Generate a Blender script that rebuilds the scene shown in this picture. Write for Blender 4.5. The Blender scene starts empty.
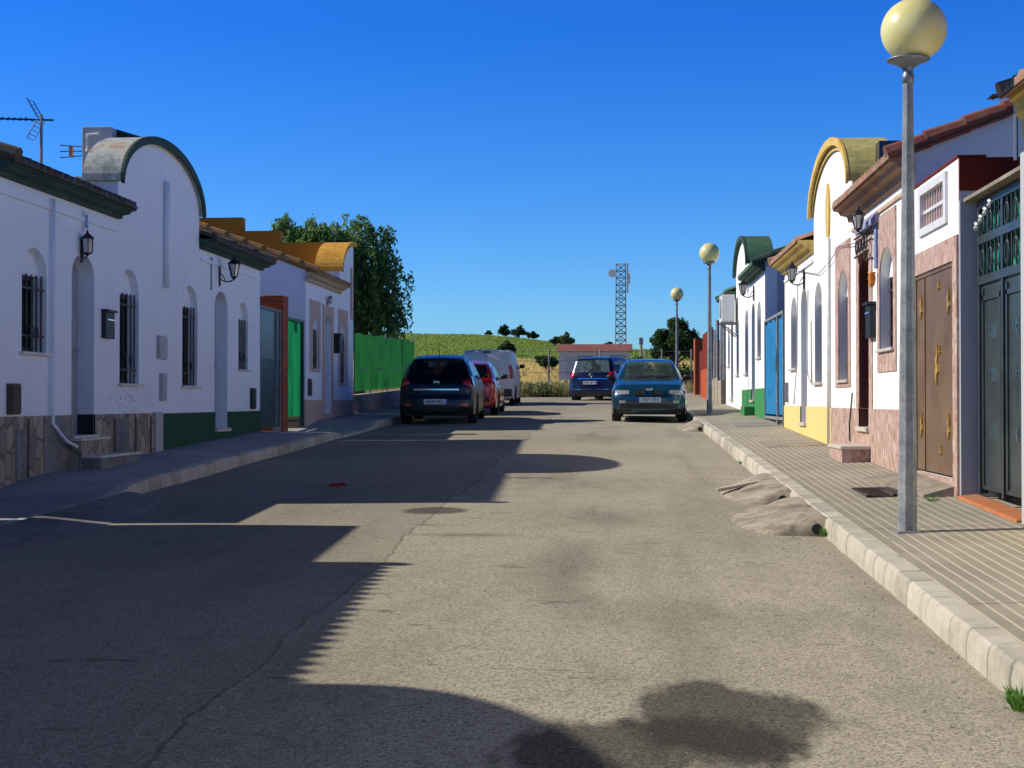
import bpy, bmesh, math, random
from mathutils import Vector, Matrix
random.seed(7)
S = bpy.context.scene
COL = S.collection
R = math.radians
PI = math.pi

# ------------------------------------------------------------------ materials
def newmat(name):
    m = bpy.data.materials.new(name); m.use_nodes = True
    nt = m.node_tree; b = nt.nodes['Principled BSDF']
    return m, nt, b
def N(nt, t, **k):
    n = nt.nodes.new(t)
    for a, v in k.items():
        if a in n.inputs: n.inputs[a].default_value = v
        else: setattr(n, a, v)
    return n
def ramp(nt, fac, stops):
    r = nt.nodes.new('ShaderNodeValToRGB')
    e = r.color_ramp.elements
    e[0].position, e[0].color = stops[0][0], c4(stops[0][1])
    e[1].position, e[1].color = stops[-1][0], c4(stops[-1][1])
    for p, c in stops[1:-1]:
        x = e.new(p); x.color = c4(c)
    nt.links.new(fac, r.inputs[0])
    return r.outputs[0]
def c4(c):
    if isinstance(c, (int, float)): c = (c, c, c)
    return (c[0], c[1], c[2], 1)
def coords(nt, scale=(1, 1, 1)):
    tc = nt.nodes.new('ShaderNodeNewGeometry')
    mp = nt.nodes.new('ShaderNodeMapping'); mp.inputs['Scale'].default_value = scale
    nt.links.new(tc.outputs['Position'], mp.inputs[0])
    return mp.outputs[0]
def objcoords(nt, scale=(1, 1, 1)):
    tc = nt.nodes.new('ShaderNodeTexCoord')
    mp = nt.nodes.new('ShaderNodeMapping'); mp.inputs['Scale'].default_value = scale
    nt.links.new(tc.outputs['Object'], mp.inputs[0])
    return mp.outputs[0]
def noise(nt, vec, scale, detail=4, rough=.6):
    n = nt.nodes.new('ShaderNodeTexNoise')
    n.inputs['Scale'].default_value = scale; n.inputs['Detail'].default_value = detail
    n.inputs['Roughness'].default_value = rough
    nt.links.new(vec, n.inputs['Vector']); return n.outputs['Fac']
def mix(nt, fac, a, b, mode='MIX'):
    m = nt.nodes.new('ShaderNodeMix'); m.data_type = 'RGBA'; m.blend_type = mode
    for sock, v in ((m.inputs[0], fac), (m.inputs[6], a), (m.inputs[7], b)):
        if hasattr(v, 'is_linked') or hasattr(v, 'links'): nt.links.new(v, sock)
        else: sock.default_value = v if isinstance(v, float) else c4(v)
    return m.outputs[2]
def mth(nt, op, a, b=0.0, c=None, clamp=False):
    m = nt.nodes.new('ShaderNodeMath'); m.operation = op; m.use_clamp = clamp
    for i, v in enumerate((a, b, c)):
        if v is None: continue
        if hasattr(v, 'links'): nt.links.new(v, m.inputs[i])
        else: m.inputs[i].default_value = v
    return m.outputs[0]
def bump(nt, b, h, strength=.3, dist=.01):
    bp = nt.nodes.new('ShaderNodeBump')
    bp.inputs['Strength'].default_value = strength; bp.inputs['Distance'].default_value = dist
    nt.links.new(h, bp.inputs['Height']); nt.links.new(bp.outputs[0], b.inputs['Normal'])

def M_simple(name, col, rough=.6, var=.12, scale=8, metal=0, bmp=0, bd=.004, coat=0, spec=None):
    m, nt, b = newmat(name)
    v = objcoords(nt)
    f = noise(nt, v, scale)
    lo = tuple(x * (1 - var) for x in col); hi = tuple(min(1, x * (1 + var)) for x in col)
    nt.links.new(ramp(nt, f, [(.3, lo), (.7, hi)]), b.inputs['Base Color'])
    b.inputs['Roughness'].default_value = rough; b.inputs['Metallic'].default_value = metal
    if coat: b.inputs['Coat Weight'].default_value = coat; b.inputs['Coat Roughness'].default_value = .05
    if spec is not None: b.inputs['Specular IOR Level'].default_value = spec
    if bmp: bump(nt, b, noise(nt, v, scale * 6), bmp, bd)
    return m

def M_plaster(name, col, stain=(.35, .33, .30), amount=.5, basez=1.2, spots=False):
    m, nt, b = newmat(name)
    v = coords(nt)
    big = noise(nt, v, .9, 5)
    streak = noise(nt, coords(nt, (3, 3, .35)), 1.6, 5)
    fine = noise(nt, v, 28, 3)
    c = mix(nt, mth(nt, 'MULTIPLY', mth(nt, 'SUBTRACT', big, .42, clamp=True), 1.0, clamp=True), col, tuple(x * .86 for x in col))
    sm = mth(nt, 'MULTIPLY', mth(nt, 'SUBTRACT', streak, .56, clamp=True), 2.2 * amount, clamp=True)
    c = mix(nt, sm, c, tuple(x * .62 + s * .15 for x, s in zip(col, stain)))
    ck = noise(nt, coords(nt, (1, 1, .7)), .75, 8, .62)
    k2 = mth(nt, 'MULTIPLY', mth(nt, 'LESS_THAN', mth(nt, 'ABSOLUTE', mth(nt, 'SUBTRACT', ck, .5)), .0016), mth(nt, 'GREATER_THAN', noise(nt, v, .5, 2), .52))
    c = mix(nt, mth(nt, 'MULTIPLY', k2, .35), c, tuple(x * .45 for x in col))
    pt = mth(nt, 'MULTIPLY', mth(nt, 'SUBTRACT', noise(nt, v, 3.2, 7, .72), .57, clamp=True), 3.2, clamp=True)
    c = mix(nt, mth(nt, 'MULTIPLY', pt, .35 * amount + .08), c, tuple(x * .55 for x in col))
    if spots:   # blistered, speckled paint just above the skirting
        sp = nt.nodes.new('ShaderNodeSeparateXYZ')
        g = nt.nodes.new('ShaderNodeNewGeometry'); nt.links.new(g.outputs['Position'], sp.inputs[0])
        zz = mth(nt, 'SUBTRACT', 1.0, mth(nt, 'ABSOLUTE', mth(nt, 'MULTIPLY', mth(nt, 'SUBTRACT', sp.outputs[2], 1.4), 3.6)), clamp=True)
        yy = mth(nt, 'SUBTRACT', 1.0, mth(nt, 'ABSOLUTE', mth(nt, 'MULTIPLY', mth(nt, 'SUBTRACT', sp.outputs[1], 17.45), .8)), clamp=True)
        vn = noise(nt, v, 24, 2, .6)
        k = mth(nt, 'MULTIPLY', mth(nt, 'GREATER_THAN', vn, .60), mth(nt, 'MULTIPLY', zz, yy))
        c = mix(nt, mth(nt, 'MULTIPLY', k, 1.2, clamp=True), c, (.16, .13, .10))
    nt.links.new(c, b.inputs['Base Color'])
    b.inputs['Roughness'].default_value = .85; b.inputs['Specular IOR Level'].default_value = .2
    bump(nt, b, mth(nt, 'ADD', fine, mth(nt, 'MULTIPLY', big, 2.0)), .35, .006)
    return m

def M_stone(name, cols, scale, mortar=None, bd=.012):
    m, nt, b = newmat(name)
    v = coords(nt, (1, 1, .55))
    vo = nt.nodes.new('ShaderNodeTexVoronoi'); vo.inputs['Scale'].default_value = scale
    nt.links.new(v, vo.inputs['Vector'])
    ve = nt.nodes.new('ShaderNodeTexVoronoi'); ve.feature = 'DISTANCE_TO_EDGE'; ve.inputs['Scale'].default_value = scale
    nt.links.new(v, ve.inputs['Vector'])
    sep = nt.nodes.new('ShaderNodeSeparateColor'); nt.links.new(vo.outputs['Color'], sep.inputs[0])
    c = ramp(nt, sep.outputs[0], [(i / (len(cols) - 1), k) for i, k in enumerate(cols)])
    c = mix(nt, mth(nt, 'MULTIPLY', noise(nt, v, 22), .6), c, tuple(x * .6 for x in cols[0]))
    e = mth(nt, 'LESS_THAN', ve.outputs['Distance'], .05)
    if mortar: c = mix(nt, e, c, mortar)
    nt.links.new(c, b.inputs['Base Color'])
    b.inputs['Roughness'].default_value = .8
    bump(nt, b, mth(nt, 'ADD', mth(nt, 'MULTIPLY', ve.outputs['Distance'], 1.0, clamp=True), mth(nt, 'MULTIPLY', noise(nt, v, 30), .2)), .6, bd)
    return m

def M_tile(name, cols):
    m, nt, b = newmat(name)
    v = coords(nt)
    g = nt.nodes.new('ShaderNodeTexVoronoi'); g.inputs['Scale'].default_value = 4.2
    nt.links.new(v, g.inputs['Vector'])
    sep = nt.nodes.new('ShaderNodeSeparateColor'); nt.links.new(g.outputs['Color'], sep.inputs[0])
    c = ramp(nt, sep.outputs[0], [(0, cols[0]), (.5, cols[1]), (1, cols[2])])
    c = mix(nt, mth(nt, 'MULTIPLY', mth(nt, 'SUBTRACT', noise(nt, v, 9), .45, clamp=True), 3.0, clamp=True), c, (.16, .14, .10))
    nt.links.new(c, b.inputs['Base Color']); b.inputs['Roughness'].default_value = .85
    bump(nt, b, noise(nt, v, 40), .4, .005)
    return m

def M_weathered(name, a, b_, c_, scale=2.2):
    m, nt, b = newmat(name)
    v = coords(nt)
    n1 = noise(nt, v, scale, 6, .7)
    n2 = noise(nt, v, scale * 6, 4, .7)
    c = ramp(nt, n1, [(.35, a), (.5, b_), (.66, c_)])
    c = mix(nt, mth(nt, 'MULTIPLY', mth(nt, 'SUBTRACT', n2, .5, clamp=True), 2.5, clamp=True), c, tuple(x * .45 for x in a))
    n3 = noise(nt, coords(nt, (7, 7, .6)), 1.5, 5, .7)
    c = mix(nt, mth(nt, 'MULTIPLY', mth(nt, 'SUBTRACT', n3, .5, clamp=True), 1.8, clamp=True), c, tuple(x * .5 for x in b_))
    nt.links.new(c, b.inputs['Base Color']); b.inputs['Roughness'].default_value = .8
    bump(nt, b, n2, .3, .006)
    return m

def M_carpaint(name, col, rough=.25, coat=.7, metal=.35):
    m, nt, b = newmat(name)
    v = objcoords(nt)
    f = noise(nt, v, 3, 4)
    dust = mth(nt, 'MULTIPLY', mth(nt, 'SUBTRACT', f, .4, clamp=True), .5, clamp=True)
    sp = nt.nodes.new('ShaderNodeSeparateXYZ')
    tc = nt.nodes.new('ShaderNodeTexCoord'); nt.links.new(tc.outputs['Object'], sp.inputs[0])
    low = mth(nt, 'MULTIPLY', mth(nt, 'SUBTRACT', .55, sp.outputs[2], clamp=True), .7, clamp=True)
    c = mix(nt, mth(nt, 'ADD', dust, low, clamp=True), col, tuple(.6 * x + .05 for x in col))
    nt.links.new(c, b.inputs['Base Color'])
    b.inputs['Metallic'].default_value = metal; b.inputs['Roughness'].default_value = rough
    b.inputs['Coat Weight'].default_value = coat; b.inputs['Coat Roughness'].default_value = .04
    return m

def M_glass(name, col=(.02, .03, .035), alpha=.35, rough=.03):
    m, nt, b = newmat(name)
    for n in list(nt.nodes):
        if n.type == 'BSDF_PRINCIPLED': nt.nodes.remove(n)
    out = [n for n in nt.nodes if n.type == 'OUTPUT_MATERIAL'][0]
    tr = nt.nodes.new('ShaderNodeBsdfTransparent'); tr.inputs[0].default_value = (.80, .90, .88, 1)
    g = nt.nodes.new('ShaderNodeBsdfPrincipled'); g.inputs['Base Color'].default_value = c4(col)
    g.inputs['Roughness'].default_value = rough; g.inputs['Specular IOR Level'].default_value = .8
    v = objcoords(nt)
    f = mth(nt, 'ADD', mth(nt, 'MULTIPLY', noise(nt, v, 4), .12), 1 - alpha)
    ms = nt.nodes.new('ShaderNodeMixShader')
    nt.links.new(f, ms.inputs[0]); nt.links.new(g.outputs[0], ms.inputs[1]); nt.links.new(tr.outputs[0], ms.inputs[2])
    nt.links.new(ms.outputs[0], out.inputs['Surface'])
    return m

def M_leaf(name, cols, trans=.35):
    m, nt, b = newmat(name)
    g = nt.nodes.new('ShaderNodeNewGeometry')
    f = mth(nt, 'ADD', mth(nt, 'MULTIPLY', g.outputs['Random Per Island'], .6),
            mth(nt, 'MULTIPLY', noise(nt, coords(nt), .9), .5))
    nt.links.new(ramp(nt, f, [(.25, cols[0]), (.55, cols[1]), (.9, cols[2])]), b.inputs['Base Color'])
    b.inputs['Roughness'].default_value = .6; b.inputs['Specular IOR Level'].default_value = .3
    out = [n for n in nt.nodes if n.type == 'OUTPUT_MATERIAL'][0]
    t = nt.nodes.new('ShaderNodeBsdfTranslucent'); t.inputs[0].default_value = c4(tuple(x * 1.6 for x in cols[2]))
    ms = nt.nodes.new('ShaderNodeMixShader'); ms.inputs[0].default_value = trans
    nt.links.new(b.outputs[0], ms.inputs[1]); nt.links.new(t.outputs[0], ms.inputs[2])
    nt.links.new(ms.outputs[0], out.inputs['Surface'])
    return m

def M_brick(name, c1, c2, mortar, scale=1.0, axis='yz', bw=.25, bh=.07):
    m, nt, b = newmat(name)
    g = nt.nodes.new('ShaderNodeNewGeometry')
    sp = nt.nodes.new('ShaderNodeSeparateXYZ'); nt.links.new(g.outputs['Position'], sp.inputs[0])
    cb = nt.nodes.new('ShaderNodeCombineXYZ')
    nt.links.new(mth(nt, 'ADD', sp.outputs[0], sp.outputs[1]), cb.inputs[0]); nt.links.new(sp.outputs[2], cb.inputs[1])
    br = nt.nodes.new('ShaderNodeTexBrick'); nt.links.new(cb.outputs[0], br.inputs['Vector'])
    br.inputs['Color1'].default_value = c4(c1); br.inputs['Color2'].default_value = c4(c2); br.inputs['Mortar'].default_value = c4(mortar)
    br.inputs['Scale'].default_value = 1; br.inputs['Brick Width'].default_value = bw; br.inputs['Row Height'].default_value = bh
    br.inputs['Mortar Size'].default_value = .008
    nt.links.new(mix(nt, mth(nt, 'MULTIPLY', noise(nt, g.outputs['Position'], 6), .5), br.outputs[0], tuple(x * .5 for x in c1)), b.inputs['Base Color'])
    b.inputs['Roughness'].default_value = .85
    bump(nt, b, br.outputs['Fac'], -.4, .006)
    return m

MT = {}
def M_cloth(name, col, tr=.5):
    m, nt, b = newmat(name); v = coords(nt, (1, 1, .3)); f = noise(nt, v, 2.4, 5)
    c = ramp(nt, f, [(.35, tuple(x * .55 for x in col)), (.6, col)]); nt.links.new(c, b.inputs['Base Color']); b.inputs['Roughness'].default_value = .8
    bump(nt, b, f, .6, .05)
    t = nt.nodes.new('ShaderNodeBsdfTranslucent'); nt.links.new(c, t.inputs[0]); out = [n for n in nt.nodes if n.type == 'OUTPUT_MATERIAL'][0]
    ms = nt.nodes.new('ShaderNodeMixShader'); ms.inputs[0].default_value = tr
    nt.links.new(b.outputs[0], ms.inputs[1]); nt.links.new(t.outputs[0], ms.inputs[2]); nt.links.new(ms.outputs[0], out.inputs['Surface'])
    return m
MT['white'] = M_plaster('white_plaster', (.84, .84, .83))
MT['white_spotted'] = M_plaster('white_plaster_blistered', (.86, .89, .93), spots=True, amount=.6)  # real blisters over a bluish base that carries the wall's shade
MT['white_left'] = M_plaster('white_plaster_shaded', (.86, .89, .93), amount=.6)  # white plaster with the blue of sky shade put into its base colour
MT['cream_wall'] = M_plaster('cream_plaster', (.80, .79, .76), amount=.5)
MT['yellow'] = M_plaster('yellow_plaster', (.78, .60, .24), amount=.3)
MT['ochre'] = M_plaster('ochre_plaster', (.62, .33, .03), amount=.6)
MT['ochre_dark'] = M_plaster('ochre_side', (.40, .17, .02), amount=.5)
MT['salmon'] = M_plaster('salmon_plaster', (.62, .44, .34), amount=.5)
MT['green_paint'] = M_plaster('green_plaster', (.03, .085, .035), amount=.4)
MT['green_bright'] = M_plaster('green_plaster_bright', (.05, .24, .08), amount=.4)
MT['green_trim'] = M_weathered('green_trim', (.02, .05, .035), (.025, .065, .045), (.04, .09, .065))
MT['green_arch'] = M_weathered('weathered_green_arch', (.22, .28, .26), (.50, .53, .48), (.40, .26, .15), 3.2)
MT['green_arch_new'] = M_weathered('green_arch_paint', (.03, .10, .055), (.045, .13, .07), (.06, .15, .08))
MT['yellow_arch'] = M_weathered('mossy_yellow_arch', (.34, .31, .10), (.48, .42, .15), (.56, .50, .20), 3)
MT['yellow_trim'] = M_weathered('yellow_trim', (.62, .40, .08), (.70, .48, .12), (.74, .54, .18))
MT['cream_trim'] = M_weathered('cream_trim', (.50, .36, .24), (.56, .42, .28), (.60, .46, .32))
MT['ochre_arch'] = M_weathered('ochre_arch', (.55, .25, .02), (.68, .34, .03), (.72, .40, .06), 2.5)
MT['red_wall'] = M_plaster('dark_red_plaster', (.17, .022, .012), amount=.4)
MT['orange_wall'] = M_plaster('orange_red_plaster', (.40, .08, .025), amount=.5)
MT['grey_plaster'] = M_plaster('grey_plaster', (.46, .47, .49), amount=.6)
MT['pinkstone'] = M_stone('pink_stone_cladding', [(.34, .17, .13), (.62, .44, .36), (.44, .27, .22), (.74, .60, .52)], 19, (.46, .34, .27))
MT['oldstone'] = M_stone('patched_plinth', [(.30, .25, .18), (.52, .46, .35), (.22, .19, .16), (.42, .33, .24)], 6.5, (.16, .13, .10))
MT['shed_roof'] = M_weathered('faded_red_sheet', (.20, .055, .04), (.26, .09, .07), (.22, .10, .08), .6)
MT['tower_grey'] = M_simple('painted_mast', (.20, .20, .20), .7)
MT['blind'] = M_simple('brown_louvre', (.26, .13, .09), .6)
MT['tile_red'] = M_tile('dark_red_tile', [(.16, .04, .025), (.24, .06, .035), (.13, .05, .035)])
MT['wedge'] = M_weathered('broken_concrete', (.15, .125, .09), (.36, .31, .23), (.46, .41, .32), 3.5)
MT['joint_stone'] = M_stone('joint_stone', [(.10, .06, .04), (.16, .10, .07), (.07, .05, .04)], 5)
MT['tile'] = M_tile('clay_tile', [(.26, .12, .07), (.36, .19, .11), (.30, .20, .13)])
MT['tile_dark'] = M_tile('dark_clay_tile', [(.055, .03, .022), (.09, .045, .03), (.06, .055, .04)])
MT['tile_yellow'] = M_tile('ochre_clay_tile', [(.34, .15, .04), (.46, .24, .06), (.30, .14, .05)])
MT['iron'] = M_simple('black_iron', (.015, .014, .014), .5, .3)
MT['iron_brown'] = M_simple('brown_iron', (.05, .025, .018), .5, .3)
MT['winglass'] = M_simple('window_glass', (.006, .006, .007), .5, .3, 2, spec=.12)
MT['frame_brown'] = M_simple('brown_frame', (.07, .035, .02), .5)
MT['frame_white'] = M_simple('white_frame', (.7, .7, .68), .4)
MT['door_dark'] = M_simple('dark_wood_door', (.05, .025, .02), .45, .3, 5)
MT['door_red'] = M_simple('red_brown_door', (.09, .025, .018), .45, .3, 5)
MT['door_grey'] = M_simple('grey_door', (.30, .32, .36), .5)
MT['marble'] = M_simple('pale_marble', (.62, .58, .50), .35, .1, 6)
MT['concrete'] = M_weathered('concrete', (.20, .175, .13), (.29, .255, .19), (.36, .32, .25), 2.7)
MT['concrete_dark'] = M_weathered('dark_concrete', (.12, .115, .11), (.2, .19, .18), (.26, .25, .23), 1.7)
MT['galv'] = M_weathered('galvanised_steel', (.16, .18, .20), (.24, .26, .28), (.32, .34, .35), 7)
MT['steel'] = M_simple('grey_steel', (.22, .24, .26), .45, .25, 10, .5)
MT['black_plastic'] = M_simple('black_plastic', (.012, .012, .013), .5, .3)
MT['trim_plastic'] = M_simple('dark_trim', (.025, .026, .028), .6, .3)
MT['white_metal'] = M_simple('white_painted_metal', (.72, .72, .70), .4, .08)
MT['grey_box'] = M_simple('grey_meter_box', (.36, .38, .40), .5)
MT['bluetarp'] = M_simple('blue_tarp', (.01, .19, .42), .5, .25, 4, bmp=.5, bd=.02)
MT['greentarp'] = M_cloth('green_tarp', (.01, .27, .10), .5)
MT['greennet'] = M_cloth('green_shade_net', (.018, .15, .035), .5)
MT['gate_green'] = M_simple('dark_green_gate', (.02, .055, .05), .45, .3, 4)
MT['gate_grey'] = M_simple('dark_grey_blue_steel', (.05, .064, .066), .3, .25, 5, .2)
MT['gate_brown'] = M_simple('brown_steel_gate', (.155, .095, .052), .5, .3, 2)
MT['gold'] = M_simple('gold_ornament', (.58, .38, .10), .35, .2, 8, .3)
MT['brick'] = M_brick('red_brick', (.48, .095, .03), (.36, .07, .02), (.10, .05, .035), bw=.5, bh=.25)
MT['brick_orange'] = M_brick('orange_brick_sill', (.55, .19, .06), (.48, .15, .05), (.40, .2, .1), bw=.12, bh=.3)
MT['block'] = M_brick('beige_block', (.42, .36, .26), (.36, .30, .22), (.25, .22, .17), bw=.4, bh=.2)
MT['tealcurtain'] = M_simple('teal_curtain', (.02, .30, .20), .8, .5, 5)
MT['blueglaze'] = M_simple('blue_tile', (.05, .09, .40), .2, .4, 12)
MT['bluetile_pale'] = M_stone('pale_blue_tile', [(.10, .16, .42), (.35, .42, .6), (.16, .22, .5)], 22)
MT['tilemix'] = M_stone('blue_white_tile', [(.08, .12, .38), (.6, .62, .66), (.12, .16, .42), (.5, .5, .55)], 16)
MT['orangepot'] = M_simple('orange_glaze', (.65, .22, .04), .3, .4, 25)
MT['bark'] = M_simple('bark', (.09, .07, .05), .9, .35, 6, bmp=.6, bd=.02)
MT['leaf_big'] = M_leaf('leaf_mid_green', [(.02, .055, .018), (.07, .145, .04), (.16, .27, .08)])
MT['leaf_dark'] = M_leaf('leaf_dark_green', [(.012, .035, .015), (.025, .06, .02), (.05, .10, .03)])
MT['leaf_yg'] = M_leaf('leaf_olive', [(.03, .06, .02), (.07, .11, .03), (.13, .17, .06)])
MT['dry'] = M_leaf('dry_grass', [(.10, .12, .03), (.30, .25, .09), (.50, .40, .18)], .3)
MT['grassgreen'] = M_leaf('green_grass', [(.05, .14, .02), (.09, .22, .03), (.14, .3, .05)], .3)
MT['cropgreen'] = M_leaf('crop_green', [(.06, .13, .012), (.15, .25, .03), (.30, .36, .07)], .3)
MT['rubber'] = M_simple('rubber', (.012, .012, .012), .8, .2)
MT['alloy'] = M_simple('alloy_rim', (.45, .46, .48), .3, .1, 5, .7)
MT['chrome'] = M_simple('chrome', (.7, .71, .72), .15, .05, 5, 1)
MT['lens_red'] = M_simple('red_lens', (.55, .015, .02), .15, .2, 12, coat=1)
MT['lens_amber'] = M_simple('amber_lens', (.75, .3, .05), .15, .2, 12, coat=1)
MT['lens_clear'] = M_simple('clear_lens', (.42, .44, .44), .12, .3, 20, .3, coat=1)
MT['carglass'] = M_glass('car_glass', (.16, .24, .23), alpha=.26)  # pale green base stands in for sky reflected in the glass
MT['carglass_dark'] = M_glass('tinted_car_glass', (.004, .004, .006), alpha=.93, rough=.12)
MT['seat'] = M_simple('seat_fabric', (.03, .028, .03), .9)
MT['plate'] = M_simple('plate_white', (.72, .73, .72), .4, .05)
MT['plate_blue'] = M_simple('plate_blue', (.02, .06, .4), .4, .05)
MT['ink'] = M_simple('plate_ink', (.02, .02, .02), .5, .05)
MT['redrag'] = M_simple('red_litter', (.6, .02, .02), .7)
MT['rust'] = M_simple('rusty_iron', (.09, .06, .045), .8, .4, 20)
MT['solar'] = M_simple('dark_panel', (.015, .02, .035), .2, .3)

def M_globe():
    m, nt, b = newmat('yellowed_globe')
    v = objcoords(nt)
    c = ramp(nt, noise(nt, v, 3, 5), [(.35, (.78, .71, .30)), (.65, (.86, .81, .42))])
    # the upper half is paler, the lower yellower
    sp = nt.nodes.new('ShaderNodeSeparateXYZ'); tc = nt.nodes.new('ShaderNodeTexCoord')
    nt.links.new(tc.outputs['Object'], sp.inputs[0])
    c = mix(nt, mth(nt, 'MULTIPLY', noise(nt, objcoords(nt, (1, 1, .3)), 9, 4), .35), c, (.42, .36, .09))
    nt.links.new(c, b.inputs['Base Color']); b.inputs['Roughness'].default_value = .32
    b.inputs['Subsurface Weight'].default_value = .5; b.inputs['Subsurface Radius'].default_value = (.2, .17, .06)
    b.inputs['Subsurface Scale'].default_value = .4
    return m
MT['globe'] = M_globe()

def stain(nt, P, cx, cy, rx, ry, jitter, inner=.75):
    """soft irregular blob mask in world xy"""
    sp = nt.nodes.new('ShaderNodeSeparateXYZ'); nt.links.new(P, sp.inputs[0])
    dx = mth(nt, 'DIVIDE', mth(nt, 'SUBTRACT', sp.outputs[0], cx), rx)
    dy = mth(nt, 'DIVIDE', mth(nt, 'SUBTRACT', sp.outputs[1], cy), ry)
    d = mth(nt, 'SQRT', mth(nt, 'ADD', mth(nt, 'MULTIPLY', dx, dx), mth(nt, 'MULTIPLY', dy, dy)))
    d = mth(nt, 'ADD', d, mth(nt, 'MULTIPLY', mth(nt, 'SUBTRACT', noise(nt, coords(nt, (1, .38, 1)), 3.0, 4, .55), .5), jitter))
    return mth(nt, 'MULTIPLY', mth(nt, 'SUBTRACT', 1.0, d, clamp=True), 1 / (1 - inner), clamp=True)

def M_road():
    m, nt, b = newmat('asphalt')
    v = coords(nt)
    g = nt.nodes.new('ShaderNodeNewGeometry'); P = g.outputs['Position']
    big = noise(nt, v, .35, 5, .6); mid = noise(nt, v, 2.3, 5, .65); fine = noise(nt, v, 70, 3, .7)
    agg = nt.nodes.new('ShaderNodeTexVoronoi'); agg.inputs['Scale'].default_value = 105
    nt.links.new(v, agg.inputs['Vector'])
    sep = nt.nodes.new('ShaderNodeSeparateColor'); nt.links.new(agg.outputs['Color'], sep.inputs[0])
    c = ramp(nt, big, [(.3, (.305, .278, .208)), (.7, (.43, .395, .305))])
    c = mix(nt, mth(nt, 'MULTIPLY', mth(nt, 'SUBTRACT', mid, .5, clamp=True), 1.4, clamp=True), c, (.17, .15, .115))
    pits = mth(nt, 'MULTIPLY', mth(nt, 'GREATER_THAN', sep.outputs[0], .58), .6)
    c = mix(nt, pits, c, (.50, .46, .36))
    dk = mth(nt, 'MULTIPLY', mth(nt, 'LESS_THAN', sep.outputs[1], .28), .55)
    c = mix(nt, dk, c, (.10, .09, .075))
    # long stretched wear bands down the lane
    w = noise(nt, coords(nt, (1, .12, 1)), 1.3, 4)
    c = mix(nt, mth(nt, 'MULTIPLY', mth(nt, 'SUBTRACT', w, .52, clamp=True), 1.6, clamp=True), c, (.16, .14, .11))
    # darker old lane left of an irregular tarred seam, mottled repair patches
    spx = nt.nodes.new('ShaderNodeSeparateXYZ'); nt.links.new(P, spx.inputs[0])
    sx = mth(nt, 'ADD', spx.outputs[0], mth(nt, 'MULTIPLY', noise(nt, coords(nt, (.2, 1, 1)), .9, 5, .6), .34))
    seam = mth(nt, 'LESS_THAN', mth(nt, 'ABSOLUTE', mth(nt, 'ADD', sx, 1.46)), .011)
    old = mth(nt, 'LESS_THAN', sx, -1.46)
    c = mix(nt, mth(nt, 'MULTIPLY', old, .22), c, (.13, .12, .10))
    c = mix(nt, mth(nt, 'MULTIPLY', seam, mth(nt, 'MULTIPLY', noise(nt, coords(nt, (1, 1, 1)), 1.2, 3), .75)), c, (.04, .037, .033))
    bl = noise(nt, coords(nt, (1, .45, 1)), .9, 7, .68)
    c = mix(nt, mth(nt, 'MULTIPLY', mth(nt, 'SUBTRACT', bl, .53, clamp=True), 3.2, clamp=True), c, (.18, .165, .13))
    sm = noise(nt, coords(nt, (1, 1.6, 1)), 5.5, 6, .75)
    c = mix(nt, mth(nt, 'MULTIPLY', mth(nt, 'SUBTRACT', sm, .60, clamp=True), 4.5, clamp=True), c, (.11, .10, .082))
    # small transverse scuffs
    s = noise(nt, coords(nt, (1, 4, 1)), 1.7, 4, .7)
    c = mix(nt, mth(nt, 'MULTIPLY', mth(nt, 'GREATER_THAN', s, .66), .55), c, (.055, .05, .042))
    # oil stains
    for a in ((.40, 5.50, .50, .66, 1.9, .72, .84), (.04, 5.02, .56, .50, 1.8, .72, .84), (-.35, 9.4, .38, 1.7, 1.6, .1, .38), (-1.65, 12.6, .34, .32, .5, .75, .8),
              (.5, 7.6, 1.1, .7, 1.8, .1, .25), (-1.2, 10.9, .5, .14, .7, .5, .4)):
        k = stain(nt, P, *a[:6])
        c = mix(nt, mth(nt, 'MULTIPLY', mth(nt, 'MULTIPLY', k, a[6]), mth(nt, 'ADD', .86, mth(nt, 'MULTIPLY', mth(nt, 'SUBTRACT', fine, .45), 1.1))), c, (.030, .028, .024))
    for _ in ():
        cr = noise(nt, coords(nt, (.55, .22, 1)), 1.1, 6, .55)
        k = mth(nt, 'LESS_THAN', mth(nt, 'ABSOLUTE', mth(nt, 'SUBTRACT', cr, .5)), .0022)
        c = mix(nt, mth(nt, 'MULTIPLY', k, .7), c, (.03, .028, .025))
    # pale dusty edge by the right kerb
    sp = nt.nodes.new('ShaderNodeSeparateXYZ'); nt.links.new(P, sp.inputs[0])
    ed = mth(nt, 'MULTIPLY', mth(nt, 'SUBTRACT', mth(nt, 'ADD', sp.outputs[0], mth(nt, 'MULTIPLY', mid, .3)), 1.52), 3.5, clamp=True)
    c = mix(nt, mth(nt, 'MULTIPLY', ed, .45), c, (.36, .32, .25))
    nt.links.new(c, b.inputs['Base Color']); b.inputs['Roughness'].default_value = .92
    b.inputs['Specular IOR Level'].default_value = .15
    h = mth(nt, 'ADD', mth(nt, 'MULTIPLY', agg.outputs['Distance'], .8), mth(nt, 'ADD', fine, mth(nt, 'MULTIPLY', mid, 1.2)))
    bump(nt, b, h, .4, .004)
    return m
MT['road'] = M_road()

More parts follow.
